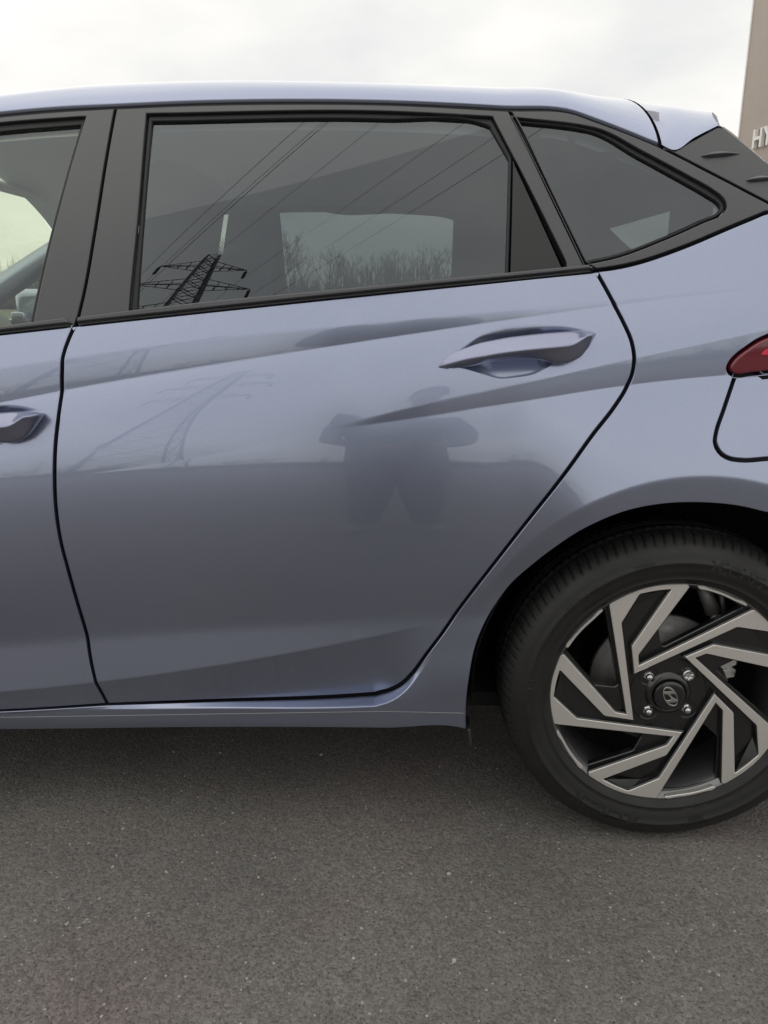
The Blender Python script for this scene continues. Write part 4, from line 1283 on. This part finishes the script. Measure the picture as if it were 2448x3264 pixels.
    bm = prism(rounded([(.088, .052, 1), (.094, .064, 1), (.116, .073, 1), (.125, .070, 1), (.124, .052, 1), (.100, .040, 1)], .004, .003), .022, .085, .003); cal = bm_obj('brake_caliper', bm, STEEL, wheel, True, 30)
    bm = prism(rounded([(.101, .040, 1), (.118, .046, 1), (.126, .040, 1), (.124, .026, 1), (.108, .022, 1)], .004, .002), .026, .085, .002); bm_obj('brake_pad', bm, STEEL, wheel, True, 30)
    bm = bmesh.new(); tube(bm, [(.055, .07, .205), (.085, .06, .140)], [.012, .014], 10); tube(bm, [(.082, .058, .146), (.094, .052, .118)], .009, 8); tube(bm, [(.10, .08, .19), (.108, .075, .14), (.12, .08, .12)], .006, 8)
    bm_obj('brake_hose', bm, DISC, wheel)
    # raised writing on the sidewall
    tyre_text('MICHELIN', .030, .2500, R(66), wheel, .0008, .0009)
    tyre_text('MICHELIN', .030, .2500, R(66 + 180), wheel, .0008, .0009)
    tyre_text('PRIMACY 4', .017, .2560, R(130), wheel)
    tyre_text('195/55R16 87H', .020, .2520, R(186), wheel, .0004)
    tyre_text('DOT  4420', .0095, .2340, R(-74), wheel, .0002)
    tyre_text('TUBELESS  RADIAL', .007, .2365, R(128), wheel)
    for a_m in (66, 246):                                      # plain bars and lines beside the maker's name
        a = np.linspace(R(a_m - 34), R(a_m + 34), 60)
        P = [np.stack([r * np.cos(a), np.full_like(a, side_y(r) - .0007), r * np.sin(a)], 1) for r in (.2420, .2430)]
        grid_obj('raised_line', P, TYRE, wheel)
        for q in range(7):
            r = .2490 + q * .0032; a = np.linspace(R(a_m + 36), R(a_m + 41 + q * .5), 8)
            P = [np.stack([rr * np.cos(a), side_y(np.full_like(a, rr)) - .0009, rr * np.sin(a)], 1) for rr in (r, r + .0016)]
            grid_obj('raised_line', P, TYRE, wheel)
    wheel.location = (0, -.862, .305)
    return wheel


wh = make_wheel(True)


def dup_wheel(o, parent, loc, rz):
    c = o.copy(); COL.objects.link(c); c.parent = parent; c.location = loc; c.rotation_euler = (0, 0, rz)
    for ch in o.children:
        d = ch.copy(); COL.objects.link(d); d.parent = c
    return c


tag(dup_wheel(wh, car, (-2.58, -.862, .305), 0), 'front wheel with black and machined five spoke alloy')
for x in (0, -2.58): dup_wheel(wh, car, (x, .862, .305), math.pi)
bm = bmesh.new(); tube(bm, [(0, -.72, .30), (0, .72, .30)], .035, 10); tube(bm, [(-2.58, -.72, .30), (-2.58, .72, .30)], .03, 10); bm_obj('axle', bm, LINER, car)
bm = bmesh.new(); tube(bm, [(.30, .35, .27), (.58, .35, .25)], .07, 12); tube(bm, [(.0, .30, .24), (.30, .35, .27)], .03, 8); bm_obj('exhaust', bm, STEEL, car)



# ================================================================== the car park and what surrounds it
def asphalt_mat():
    m = bpy.data.materials.new('asphalt'); m.use_nodes = True; t = m.node_tree; b = t.nodes['Principled BSDF']; L = t.links
    c = t.nodes.new('ShaderNodeTexCoord')

    def noise(scale, det=2, rough=.5):
        n = t.nodes.new('ShaderNodeTexNoise'); n.inputs['Scale'].default_value = scale; n.inputs['Detail'].default_value = det; n.inputs['Roughness'].default_value = rough
        L.new(c.outputs['Object'], n.inputs['Vector']); return n.outputs['Fac']

    def ramp(src, a, b_, ca, cb):
        r = t.nodes.new('ShaderNodeValToRGB'); r.color_ramp.elements[0].position = a; r.color_ramp.elements[1].position = b_
        r.color_ramp.elements[0].color = (*ca, 1); r.color_ramp.elements[1].color = (*cb, 1); L.new(src, r.inputs['Fac']); return r.outputs['Color']

    def mixc(f, a, b_, mode='MIX'):
        x = t.nodes.new('ShaderNodeMix'); x.data_type = 'RGBA'; x.blend_type = mode
        for k, v in (('Factor', f), ('A', a), ('B', b_)):
            if hasattr(v, 'is_linked') or hasattr(v, 'node'): L.new(v, x.inputs[k])
            else: x.inputs[k].default_value = v
        return x.outputs['Result']
    base = ramp(noise(2.2, 5, .6), .34, .66, (.158, .148, .140), (.202, .189, .179))
    tint = ramp(noise(1.3, 3), .47, .66, (.97, .985, .97), (1.08, .975, .985))
    base = mixc(1.0, base, tint, 'MULTIPLY')
    # graded stone: two sizes of aggregate, each stone its own grey
    v1 = t.nodes.new('ShaderNodeTexVoronoi'); v1.inputs['Scale'].default_value = 170; L.new(c.outputs['Object'], v1.inputs['Vector'])
    v2 = t.nodes.new('ShaderNodeTexVoronoi'); v2.inputs['Scale'].default_value = 330; L.new(c.outputs['Object'], v2.inputs['Vector'])
    s1 = t.nodes.new('ShaderNodeSeparateColor'); L.new(v1.outputs['Color'], s1.inputs[0])
    s2 = t.nodes.new('ShaderNodeSeparateColor'); L.new(v2.outputs['Color'], s2.inputs[0])
    g1 = ramp(s1.outputs[0], 0, 1, (.80, .79, .785), (1.20, 1.19, 1.175)); g2 = ramp(s2.outputs[0], 0, 1, (.82, .82, .82), (1.18, 1.18, 1.18))
    col = mixc(1.0, mixc(1.0, base, g1, 'MULTIPLY'), g2, 'MULTIPLY')
    # open pits in the binder
    pit = ramp(noise(210, 3, .65), .36, .43, (.42, .42, .43), (1, 1, 1))
    col = mixc(1.0, col, pit, 'MULTIPLY')
    # a few pale chips
    chip = ramp(s1.outputs[1], .978, .983, (0, 0, 0), (1, 1, 1))
    sz = ramp(v1.outputs['Distance'], .30, .42, (1, 1, 1), (0, 0, 0))
    col = mixc(mixc(1.0, chip, sz, 'MULTIPLY'), col, (.42, .40, .36, 1))
    L.new(col, b.inputs['Base Color'])
    b.inputs['Roughness'].default_value = .88; b.inputs['Specular IOR Level'].default_value = .3
    h1 = t.nodes.new('ShaderNodeMath'); h1.operation = 'MULTIPLY_ADD'; h1.inputs[1].default_value = -1.0
    L.new(v1.outputs['Distance'], h1.inputs[0]); L.new(noise(210, 3, .65), h1.inputs[2])
    h2 = t.nodes.new('ShaderNodeMath'); h2.operation = 'MULTIPLY_ADD'; h2.inputs[1].default_value = -.5; L.new(v2.outputs['Distance'], h2.inputs[0]); L.new(h1.outputs[0], h2.inputs[2])
    bp = t.nodes.new('ShaderNodeBump'); bp.inputs['Strength'].default_value = .6; bp.inputs['Distance'].default_value = .003
    L.new(h2.outputs[0], bp.inputs['Height']); L.new(bp.outputs['Normal'], b.inputs['Normal'])
    return m


ASPHALT = asphalt_mat()
GRASS = noise_rough(mat('winter_grass', (.075, .085, .045), .95), 3, .9, 1, .4, 40, colvar=.35)
bm = bmesh.new()
vs = [bm.verts.new(p) for p in ((-40, -34, 0), (40, -34, 0), (40, 26, 0), (-40, 26, 0))]; bm.faces.new(vs)
tag(bm_obj('car_park', bm, ASPHALT, None, False), kind='structure')
bm = bmesh.new(); vs = [bm.verts.new(p) for p in ((-1500, -1500, -.12), (1500, -1500, -.12), (1500, 1500, -.12), (-1500, 1500, -.12))]; bm.faces.new(vs)
tag(bm_obj('field', bm, GRASS, None, False), kind='structure')
KERB = noise_rough(mat('kerb_concrete', (.33, .32, .30), .85), 14, .8, .9, .2, 200, colvar=.15)
bm = bmesh.new()
for (a, b_) in (((0, -34.1, -.02), (80.4, .2, .26)), ((0, 26.1, -.02), (80.4, .2, .26)), ((-40.1, -4, -.02), (.2, 60, .26)), ((40.1, -4, -.02), (.2, 60, .26))): rbox(bm, b_, a, None, .015)
tag(bm_obj('kerb', bm, KERB, None), kind='structure')

# loose chippings lying on the asphalt
CHIP = noise_rough(mat('pale_chipping', (.42, .40, .36), .7), 90, .6, .8, colvar=.35)
bm = bmesh.new()
for i in range(420):
    x, y = random.uniform(-2.4, 1.2), random.uniform(-2.35, -.55)
    s_ = random.choice((.0012, .0016, .002, .0025, .0034)) * random.uniform(.7, 1.1)
    r = bmesh.ops.create_icosphere(bm, subdivisions=1, radius=s_, matrix=Matrix.Translation((x, y, s_ * .25)) @ Matrix.Rotation(random.uniform(0, 6.3), 4, 'Z') @ Matrix.Diagonal((random.uniform(.8, 1.6), random.uniform(.6, 1), .6, 1)))
    for v in r['verts']: v.co += Vector([random.uniform(-.42, .42) * s_ for _ in range(3)])
tag(bm_obj('stone_chippings', bm, CHIP, None, False), kind='stuff')

# ---- brand totem
TOTEM = noise_rough(mat('bronze_cladding', (.40, .335, .285), .42, .25), 6, .38, .46)
LETTER = mat('white_letter', (.90, .89, .86), .4)
u = np.array([math.cos(R(75)), -math.sin(R(75))]); nrm = np.array([-u[1] * -1, 0])
nv = Vector((-math.sin(R(75)), -math.cos(R(75)), 0)); uv = Vector((u[0], u[1], 0))
base = Vector((4.2708, 9.8477, 0)) - uv * .36
tot = tag(empty('brand_totem', base), 'tall bronze totem sign with raised white letters behind the tailgate', 'sign')
Mt = Matrix((uv, Vector((-nv[0], -nv[1], 0)), Vector((0, 0, 1)))).transposed()
tot.rotation_euler = Mt.to_euler()
WID, HGT = 2.05, 7.6
bm = bmesh.new(); rbox(bm, (WID, .42, HGT), (WID / 2, .214, HGT / 2 + .12), None, .012); bm_obj('totem_body', bm, TOTEM, tot, True, 30)
bm = bmesh.new(); rbox(bm, (.03, .435, HGT), (-.017, .214, HGT / 2 + .12), None, .004); bm_obj('edge_strip', bm, LETTER, tot)
bm = bmesh.new(); rbox(bm, (WID + .3, .8, .14), (WID / 2, .214, .06), None, .02); bm_obj('plinth', bm, KERB, tot)
V, F = text_mesh('HYUNDAI', .345, .028, .006)
w0 = V[:, 0].min()
letters = {}
# one mesh per letter: split the text by its islands
par = list(range(len(V)))


def find(a):
    while par[a] != a: par[a] = par[par[a]]; a = par[a]
    return a


for f in F:
    for q in f[1:]: par[find(q)] = find(f[0])
isl = {}
for i in range(len(V)): isl.setdefault(find(i), []).append(i)
groups = []
for idx in isl.values():
    lo_, hi_ = V[idx, 0].min(), V[idx, 0].max()
    for g in groups:
        if lo_ < g[1] - .01 and hi_ > g[0] + .01: g[2].extend(idx); g[0] = min(g[0], lo_); g[1] = max(g[1], hi_); break
    else: groups.append([lo_, hi_, list(idx)])
groups.sort()
for k, (lo_, hi_, idx) in enumerate(groups):
    st = set(idx); mp = {q: i for i, q in enumerate(idx)}
    P = V[idx]; P = np.stack([.385 + (P[:, 0] - w0) * .86 + k * .012, -.030 - P[:, 2], 3.08 + P[:, 1]], 1)
    mesh_obj('letter', P, [[mp[q] for q in f] for f in F if f[0] in st], LETTER, tot, smooth=False)

# ---- lattice pylons and overhead lines behind the photographer
GALV = mat('galvanised_steel', (.16, .165, .17), .6, .3)
INS = mat('insulator_glass', (.06, .055, .05), .3)


def bar(bm, a, b, r): tube(bm, [a, b], r, 4, False)


H = 44.0


def tower_half(z):
    return float(np.interp(z, [0, 24, 34, 44], [3.3, 1.25, .95, .50]))


def make_pylon(loc, rz):
    root = tag(empty('lattice_pylon', loc), 'tall grey lattice pylon carrying power lines behind the photographer', 'pylon'); root.rotation_euler = (0, 0, rz)
    bm = bmesh.new(); zs = [0, 5.5, 10.5, 15, 19, 22.4, 25.4, 28, 30.4, 32.6, 34.7, 36.7, 38.6, 40.4, 42.2, 44]
    cor = lambda z: [Vector((sx_ * tower_half(z), sy_ * tower_half(z), z)) for sx_, sy_ in ((-1, -1), (1, -1), (1, 1), (-1, 1))]
    for a, b_ in zip(zs, zs[1:]):
        A_, B_ = cor(a), cor(b_)
        for k in range(4):
            bar(bm, A_[k], B_[k], .13 if a < 25 else .10)
            bar(bm, A_[k], B_[(k + 1) % 4], .06); bar(bm, A_[(k + 1) % 4], B_[k], .06); bar(bm, B_[k], B_[(k + 1) % 4], .06)
    bm_obj('lattice_tower', bm, GALV, root, False)
    tips = []
    for z, span in ((30.4, 4.1), (36.0, 4.7), (40.6, 3.6)):
        for sg in (-1, 1):
            bm = bmesh.new(); h_ = tower_half(z); tip = Vector((sg * span, 0, z + .25))
            for sy_ in (-1, 1):
                bar(bm, (sg * h_, sy_ * h_, z), tip, .08); bar(bm, (sg * h_, sy_ * h_, z + 1.5), tip, .08)
                for f in (.25, .5, .75):
                    p1 = Vector((sg * h_, sy_ * h_, z)).lerp(tip, f); p2 = Vector((sg * h_, sy_ * h_, z + 1.5)).lerp(tip, f); bar(bm, p1, p2, .045)
                    bar(bm, p1, Vector((sg * h_, -sy_ * h_, z)).lerp(tip, f), .045)
            arm = bm_obj('cross_arm', bm, GALV, root, False)
            bm = bmesh.new(); tube(bm, [tip, tip + Vector((0, 0, -.4))], .05, 6)
            for q in range(9): tube(bm, [tip + Vector((0, 0, -.4 - q * .19)), tip + Vector((0, 0, -.5 - q * .19))], [.17, .12], 8)
            bm_obj('insulator', bm, INS, arm); tips.append(tip + Vector((0, 0, -2.15)))
    tips.append(Vector((0, 0, 44)))
    return root, tips


DIR = R(28)
p1 = Vector((-18.5, -46.6, -.1)); span_v = Vector((math.sin(DIR), math.cos(DIR), 0)) * 310
py, tips = make_pylon(p1, -DIR)
py['label'] = 'nearer tall grey lattice pylon standing in the field behind the photographer'
for k, (off_, lab) in enumerate(((span_v, 'distant grey lattice pylon far beyond the brand totem'), (-span_v, 'third grey lattice pylon farthest back across the field'))):
    c = py.copy(); COL.objects.link(c); c.location = p1 + off_; c['label'] = lab
    for ch in py.children:
        d = ch.copy(); COL.objects.link(d); d.parent = c
        for g in ch.children:
            e_ = g.copy(); COL.objects.link(e_); e_.parent = d
for o in COL.objects:
    if o.name.startswith('lattice_pylon'): o['group'] = 'lattice pylons of the power line'
WIRE = mat('conductor', (.16, .16, .16), .5, .5)
wl = tag(empty('power_line', p1), 'power lines slung between the lattice pylons overhead', 'power line')
Rz = Matrix.Rotation(-DIR, 3, 'Z')
for tp in tips:
    for sg in (1, -1):
        bm = bmesh.new(); a = Rz @ tp; pts = []
        for i in range(41):
            f = i / 40; q = a + span_v * f * sg; q.z -= 7.0 * 4 * f * (1 - f); pts.append(q)
        tube(bm, pts, .019, 5, False); bm_obj('wire', bm, WIRE, wl)

# ---- a smaller timber line pole and lamp columns across the car park
bm = bmesh.new(); POLE = mat('pole_timber', (.10, .085, .07), .9)
pole = tag(empty('telegraph_pole', (-34, -58, -.1)), 'plain timber pole with a short crossbar left of the pylon', 'pole')
tube(bm, [(0, 0, 0), (0, 0, 11)], [.16, .11], 10); bm_obj('shaft', bm, POLE, pole)
bm = bmesh.new(); rbox(bm, (2.6, .12, .14), (0, 0, 10.4), None, .01); bm_obj('crossbar', bm, POLE, pole)

# ---- bare winter trees
BARK = noise_rough(mat('bark', (.085, .072, .060), .9), 4, .85, .95, .4, 30, colvar=.3)


def tree_meshes(seed, h):
    r = random.Random(seed); tr = bmesh.new(); cr_ = bmesh.new()
    tube(tr, [(0, 0, 0), (r.uniform(-.1, .1), r.uniform(-.1, .1), h * .22), (r.uniform(-.25, .25), r.uniform(-.25, .25), h * .5)], [h * .020, h * .016, h * .011], 7)
    top = Vector((0, 0, h * .22))

    def grow(p, d, l, rad, lev):
        q = p + d * l; mid = p.lerp(q, .5) + Vector([r.uniform(-.06, .06) * l for _ in range(3)])
        tube(cr_, [p, mid, q], [rad, rad * .8, rad * .6], 3, False)
        if lev == 0: return
        for _ in range(r.choice((2, 3, 3)) if lev > 1 else 4):
            e_ = (d + Vector((r.uniform(-.8, .8), r.uniform(-.8, .8), r.uniform(-.15, .6)))).normalized()
            grow(p.lerp(q, r.uniform(.55, 1)), e_, l * r.uniform(.55, .8), rad * .6, lev - 1)
    for k in range(7):
        a = k * 2.4 + r.uniform(-.4, .4); e_ = Vector((math.cos(a) * .55, math.sin(a) * .55, r.uniform(.6, 1.1))).normalized()
        grow(Vector((0, 0, h * r.uniform(.20, .48))), e_, h * r.uniform(.18, .26), h * .008, 4)
    out = []
    for n_, b_ in (('trunk', tr), ('crown', cr_)):
        me = bpy.data.meshes.new(n_); b_.to_mesh(me); b_.free(); me.materials.append(BARK); out.append(me)
    return out


TM = [tree_meshes(s_, 8.0) for s_ in (3, 11, 29)]


def put_tree(x, y, k, sc, rz, label, group):
    t_ = tag(empty('bare_tree', (x, y, -.12)), label, 'tree', group); t_.scale = (sc, sc, sc); t_.rotation_euler = (0, 0, rz)
    for n_, me in zip(('trunk', 'crown'), TM[k]):
        o = bpy.data.objects.new(n_, me); COL.objects.link(o); o.parent = t_


rt = random.Random(5)
NTH = ('leftmost', 'second', 'third', 'fourth', 'fifth', 'sixth', 'seventh', 'eighth', 'ninth', 'tenth', 'eleventh', 'twelfth', 'thirteenth', 'fourteenth', 'fifteenth', 'rightmost')
for i in range(16):                                           # beyond the car
    az = R(-17.0 + i * 1.75 + rt.uniform(-.5, .5)); d = rt.uniform(78, 100)
    sc = rt.uniform(.75, 1.05) if i != 4 else 1.2
    put_tree(-.47 + d * math.sin(az), -2.15 + d * math.cos(az), rt.randrange(3), sc * 1.15, rt.uniform(0, 6), (f'{NTH[i]} bare winter tree from the left in' if 0 < i < 15 else f'{NTH[i]} bare winter tree in') + f' the treeline beyond the car', 'bare trees beyond the car')
for i in range(34):                                           # behind the photographer
    az = R(-62 + i * 3.6 + rt.uniform(-1.2, 1.2)); d = rt.uniform(85, 120)
    put_tree(d * math.sin(az), -2 - d * math.cos(az), rt.randrange(3), rt.uniform(.7, 1.25), rt.uniform(0, 6), 'bare winter tree in the far hedgerow behind the photographer', 'bare trees behind the photographer')
HEDGE = noise_rough(mat('hedge', (.055, .055, .035), .95), 2, .9, 1, .5, 12, colvar=.4)
for (name, y, x0, x1, hh) in (('far_woodland', 128, -150, 150, 6.4), ('far_woodland', -132, -170, 170, 4.2)):
    bm = bmesh.new(); r_ = random.Random(int(y))
    for i in range(1300):
        x = r_.uniform(x0, x1); h_ = hh * r_.uniform(.25, .55)
        bmesh.ops.create_icosphere(bm, subdivisions=1, radius=1, matrix=Matrix.Translation((x, y + r_.uniform(-9, 9), h_ * .40)) @ Matrix.Rotation(r_.uniform(0, 3), 4, 'Z') @ Matrix.Diagonal((r_.uniform(1, 2.2), r_.uniform(1, 2), h_ * .62, 1)))
    for v in bm.verts: v.co += Vector([r_.uniform(-.35, .35) for _ in range(3)])
    for i in range(9000):                                     # bare stems and twigs standing out of the undergrowth
        x, yy = r_.uniform(x0, x1), y + r_.uniform(-8, 8)
        g_ = .55 + .45 * math.sin(x * .16 + y) * math.sin(x * .051 + 1.3)
        h_ = hh * (.45 + g_ * r_.uniform(.2, .95)); lx = r_.uniform(-.5, .5); wd_ = r_.uniform(.05, .14)
        bm.faces.new([bm.verts.new(p) for p in ((x - wd_, yy, 0), (x + wd_, yy, 0), (x + lx, yy, h_))])
        for q in range(2):
            f_ = r_.uniform(.4, .85); bx_, bz_ = x + lx * f_, h_ * f_
            bm.faces.new([bm.verts.new(p) for p in ((bx_ - .04, yy, bz_), (bx_ + .04, yy, bz_), (bx_ + r_.uniform(-1, 1), yy, bz_ + r_.uniform(.4, 1.5)))])
    tag(bm_obj(name, bm, HEDGE, None, False), kind='stuff')


# ================================================================== the photographer (seen mirrored in the paint)
JACKET = noise_rough(mat('dark_jacket', (.11, .113, .122), .8), 60, .7, .9, .2, 300)
JEANS = noise_rough(mat('dark_trousers', (.155, .155, .158), .9), 80, .8, .95, .2, 600)
SHOE = mat('pale_shoe', (.30, .29, .27), .6)
SKIN = mat('skin', (.42, .25, .18), .5)
HAIR = mat('dark_hair', (.03, .022, .016), .6)
per = tag(empty('person', (-.54, -2.59, 0)), 'person in dark jacket and trousers standing with feet apart holding a phone', 'person')


def skin_body(name, pts, edges, root, mats, parent, pick, levels=2):
    me = bpy.data.meshes.new(name); me.from_pydata([p[:3] for p in pts], edges, []); 
    for m in mats: me.materials.append(m)
    o = bpy.data.objects.new(name, me); COL.objects.link(o)
    sk = o.modifiers.new('skin', 'SKIN'); sk.use_smooth_shade = True
    if not me.skin_vertices: bpy.context.view_layer.update()
    for i, p in enumerate(pts):
        sv = me.skin_vertices[0].data[i]; sv.radius = (p[3], p[4] if len(p) > 4 else p[3]); sv.use_root = (i == root)
    ss = o.modifiers.new('subdivision', 'SUBSURF'); ss.levels = levels; ss.render_levels = levels
    bpy.context.view_layer.update()
    m2 = bpy.data.meshes.new_from_object(o.evaluated_get(bpy.context.evaluated_depsgraph_get()))
    o.modifiers.clear(); o.data = m2; bpy.data.meshes.remove(me)
    for m in mats:
        if m.name not in [x.name for x in m2.materials if x]: m2.materials.append(m)
    order = [x.name for x in m2.materials]
    for p in m2.polygons: p.material_index = order.index(mats[pick(p.center)].name); p.use_smooth = True
    o.parent = parent
    return o


# facing +Y, origin on the ground between the feet, phone held at chest height in front
J = [(0, 0, .95, .185, .14), (0, .0, 1.10, .195, .14), (0, -.01, 1.28, .205, .14), (0, -.02, 1.42, .165, .11), (0, -.015, 1.50, .065), (0, .005, 1.565, .062), (0, .03, 1.63, .085, .10), (0, .02, 1.72, .075, .085),   # 0-7 trunk, neck, head
     (-.17, -.02, 1.41, .090), (-.25, -.01, 1.20, .078), (-.26, .10, 1.06, .064), (-.10, .27, 1.00, .040), (.018, .355, .985, .030),            # 8-12 arm
     (.17, -.02, 1.41, .090), (.25, -.01, 1.20, .078), (.25, .10, 1.06, .064), (.20, .28, 1.00, .040), (.140, .355, .985, .030),               # 13-17 arm
     (-.09, .0, .88, .145), (-.10, .02, .50, .105), (-.12, -.01, .12, .066), (-.155, .03, .05, .047), (-.175, .15, .038, .036),                 # 18-22 leg
     (.09, .0, .88, .145), (.10, .02, .50, .105), (.12, -.01, .12, .066), (.155, .03, .05, .047), (.175, .15, .038, .036)]
E_ = [(0, 1), (1, 2), (2, 3), (3, 4), (4, 5), (5, 6), (6, 7), (3, 8), (8, 9), (9, 10), (10, 11), (11, 12), (3, 13), (13, 14), (14, 15), (15, 16), (16, 17), (0, 18), (18, 19), (19, 20), (20, 21), (21, 22), (0, 23), (23, 24), (24, 25), (25, 26), (26, 27)]
# fingers: four and a thumb on each hand, curled round the edges of the phone
for hand, sx_, px_ in ((12, 1, .026), (17, -1, .134)):
    for q in range(4):
        z0 = 1.022 - q * .017; i0 = len(J); ln = (.030, .034, .032, .025)[q]
        J += [(px_ + sx_ * .012, .372, z0, .0085), (px_ + sx_ * .012, .385, z0 - .001, .008), (px_ + sx_ * (.012 + ln * .5), .388, z0 - .002, .007)]
        E_ += [(hand, i0), (i0, i0 + 1), (i0 + 1, i0 + 2)]
    i0 = len(J); J += [(px_ + sx_ * .004, .345, 1.02, .010), (px_ + sx_ * .022, .356, 1.028, .009), (px_ + sx_ * .036, .358, 1.022, .008)]
    E_ += [(hand, i0), (i0, i0 + 1), (i0 + 1, i0 + 2)]


def pick(c):
    if c.z > 1.515 and abs(c.x) < .13: return 3
    if c.y > .335 and .93 < c.z < 1.07: return 3
    if c.z < .085: return 2
    return 1 if c.z < .90 and not (abs(c.x) > .2 and c.z > .8) else 0


body = skin_body('body', J, E_, 0, [JACKET, JEANS, SHOE, SKIN], per, pick)
bm = bmesh.new()
bmesh.ops.create_uvsphere(bm, u_segments=24, v_segments=14, radius=1, matrix=Matrix.Translation((0, .008, 1.70)) @ Matrix.Diagonal((.094, .112, .095, 1)))
bmesh.ops.delete(bm, geom=[v for v in bm.verts if v.co.y > .075 and v.co.z < 1.735 or v.co.z < 1.63], context='VERTS')
bm_obj('hair', bm, HAIR, body)
for sx_ in (-1, 1):
    bm = bmesh.new(); bmesh.ops.create_uvsphere(bm, u_segments=12, v_segments=8, radius=.011, matrix=Matrix.Translation((sx_ * .032, .118, 1.672))); bm_obj('eye', bm, mat('eye', (.25, .2, .18), .2), body)
    bm = bmesh.new(); bmesh.ops.create_uvsphere(bm, u_segments=12, v_segments=8, radius=1, matrix=Matrix.Translation((sx_ * .088, .03, 1.66)) @ Matrix.Diagonal((.010, .02, .032, 1))); bm_obj('ear', bm, SKIN, body)
bm = bmesh.new(); tube(bm, [(0, .118, 1.675), (0, .140, 1.640), (0, .125, 1.632)], [.008, .014, .010], 8); bm_obj('nose', bm, SKIN, body)
bm = bmesh.new(); tube(bm, [(-.024, .116, 1.602), (0, .122, 1.601), (.024, .116, 1.602)], [.004, .007, .004], 6); bm_obj('mouth', bm, mat('lip', (.36, .16, .14), .5), body)
PH = mat('phone_glass', (.012, .012, .013), .15, 0, 1)
ph = tag(empty('phone', (-.4605, -2.200, .978)), 'black phone held in both hands of the person', 'phone'); ph.rotation_euler = (R(-15.28), 0, R(2.26))
bm = bmesh.new(); rbox(bm, (.075, .008, .160), (0, 0, -.045), None, .0035, 2); bm_obj('phone_body', bm, PH, ph)
bm = bmesh.new(); tube(bm, [(-.0, .003, .022), (0, .006, .022)], .006, 16); bm_obj('phone_lens', bm, PH, ph)
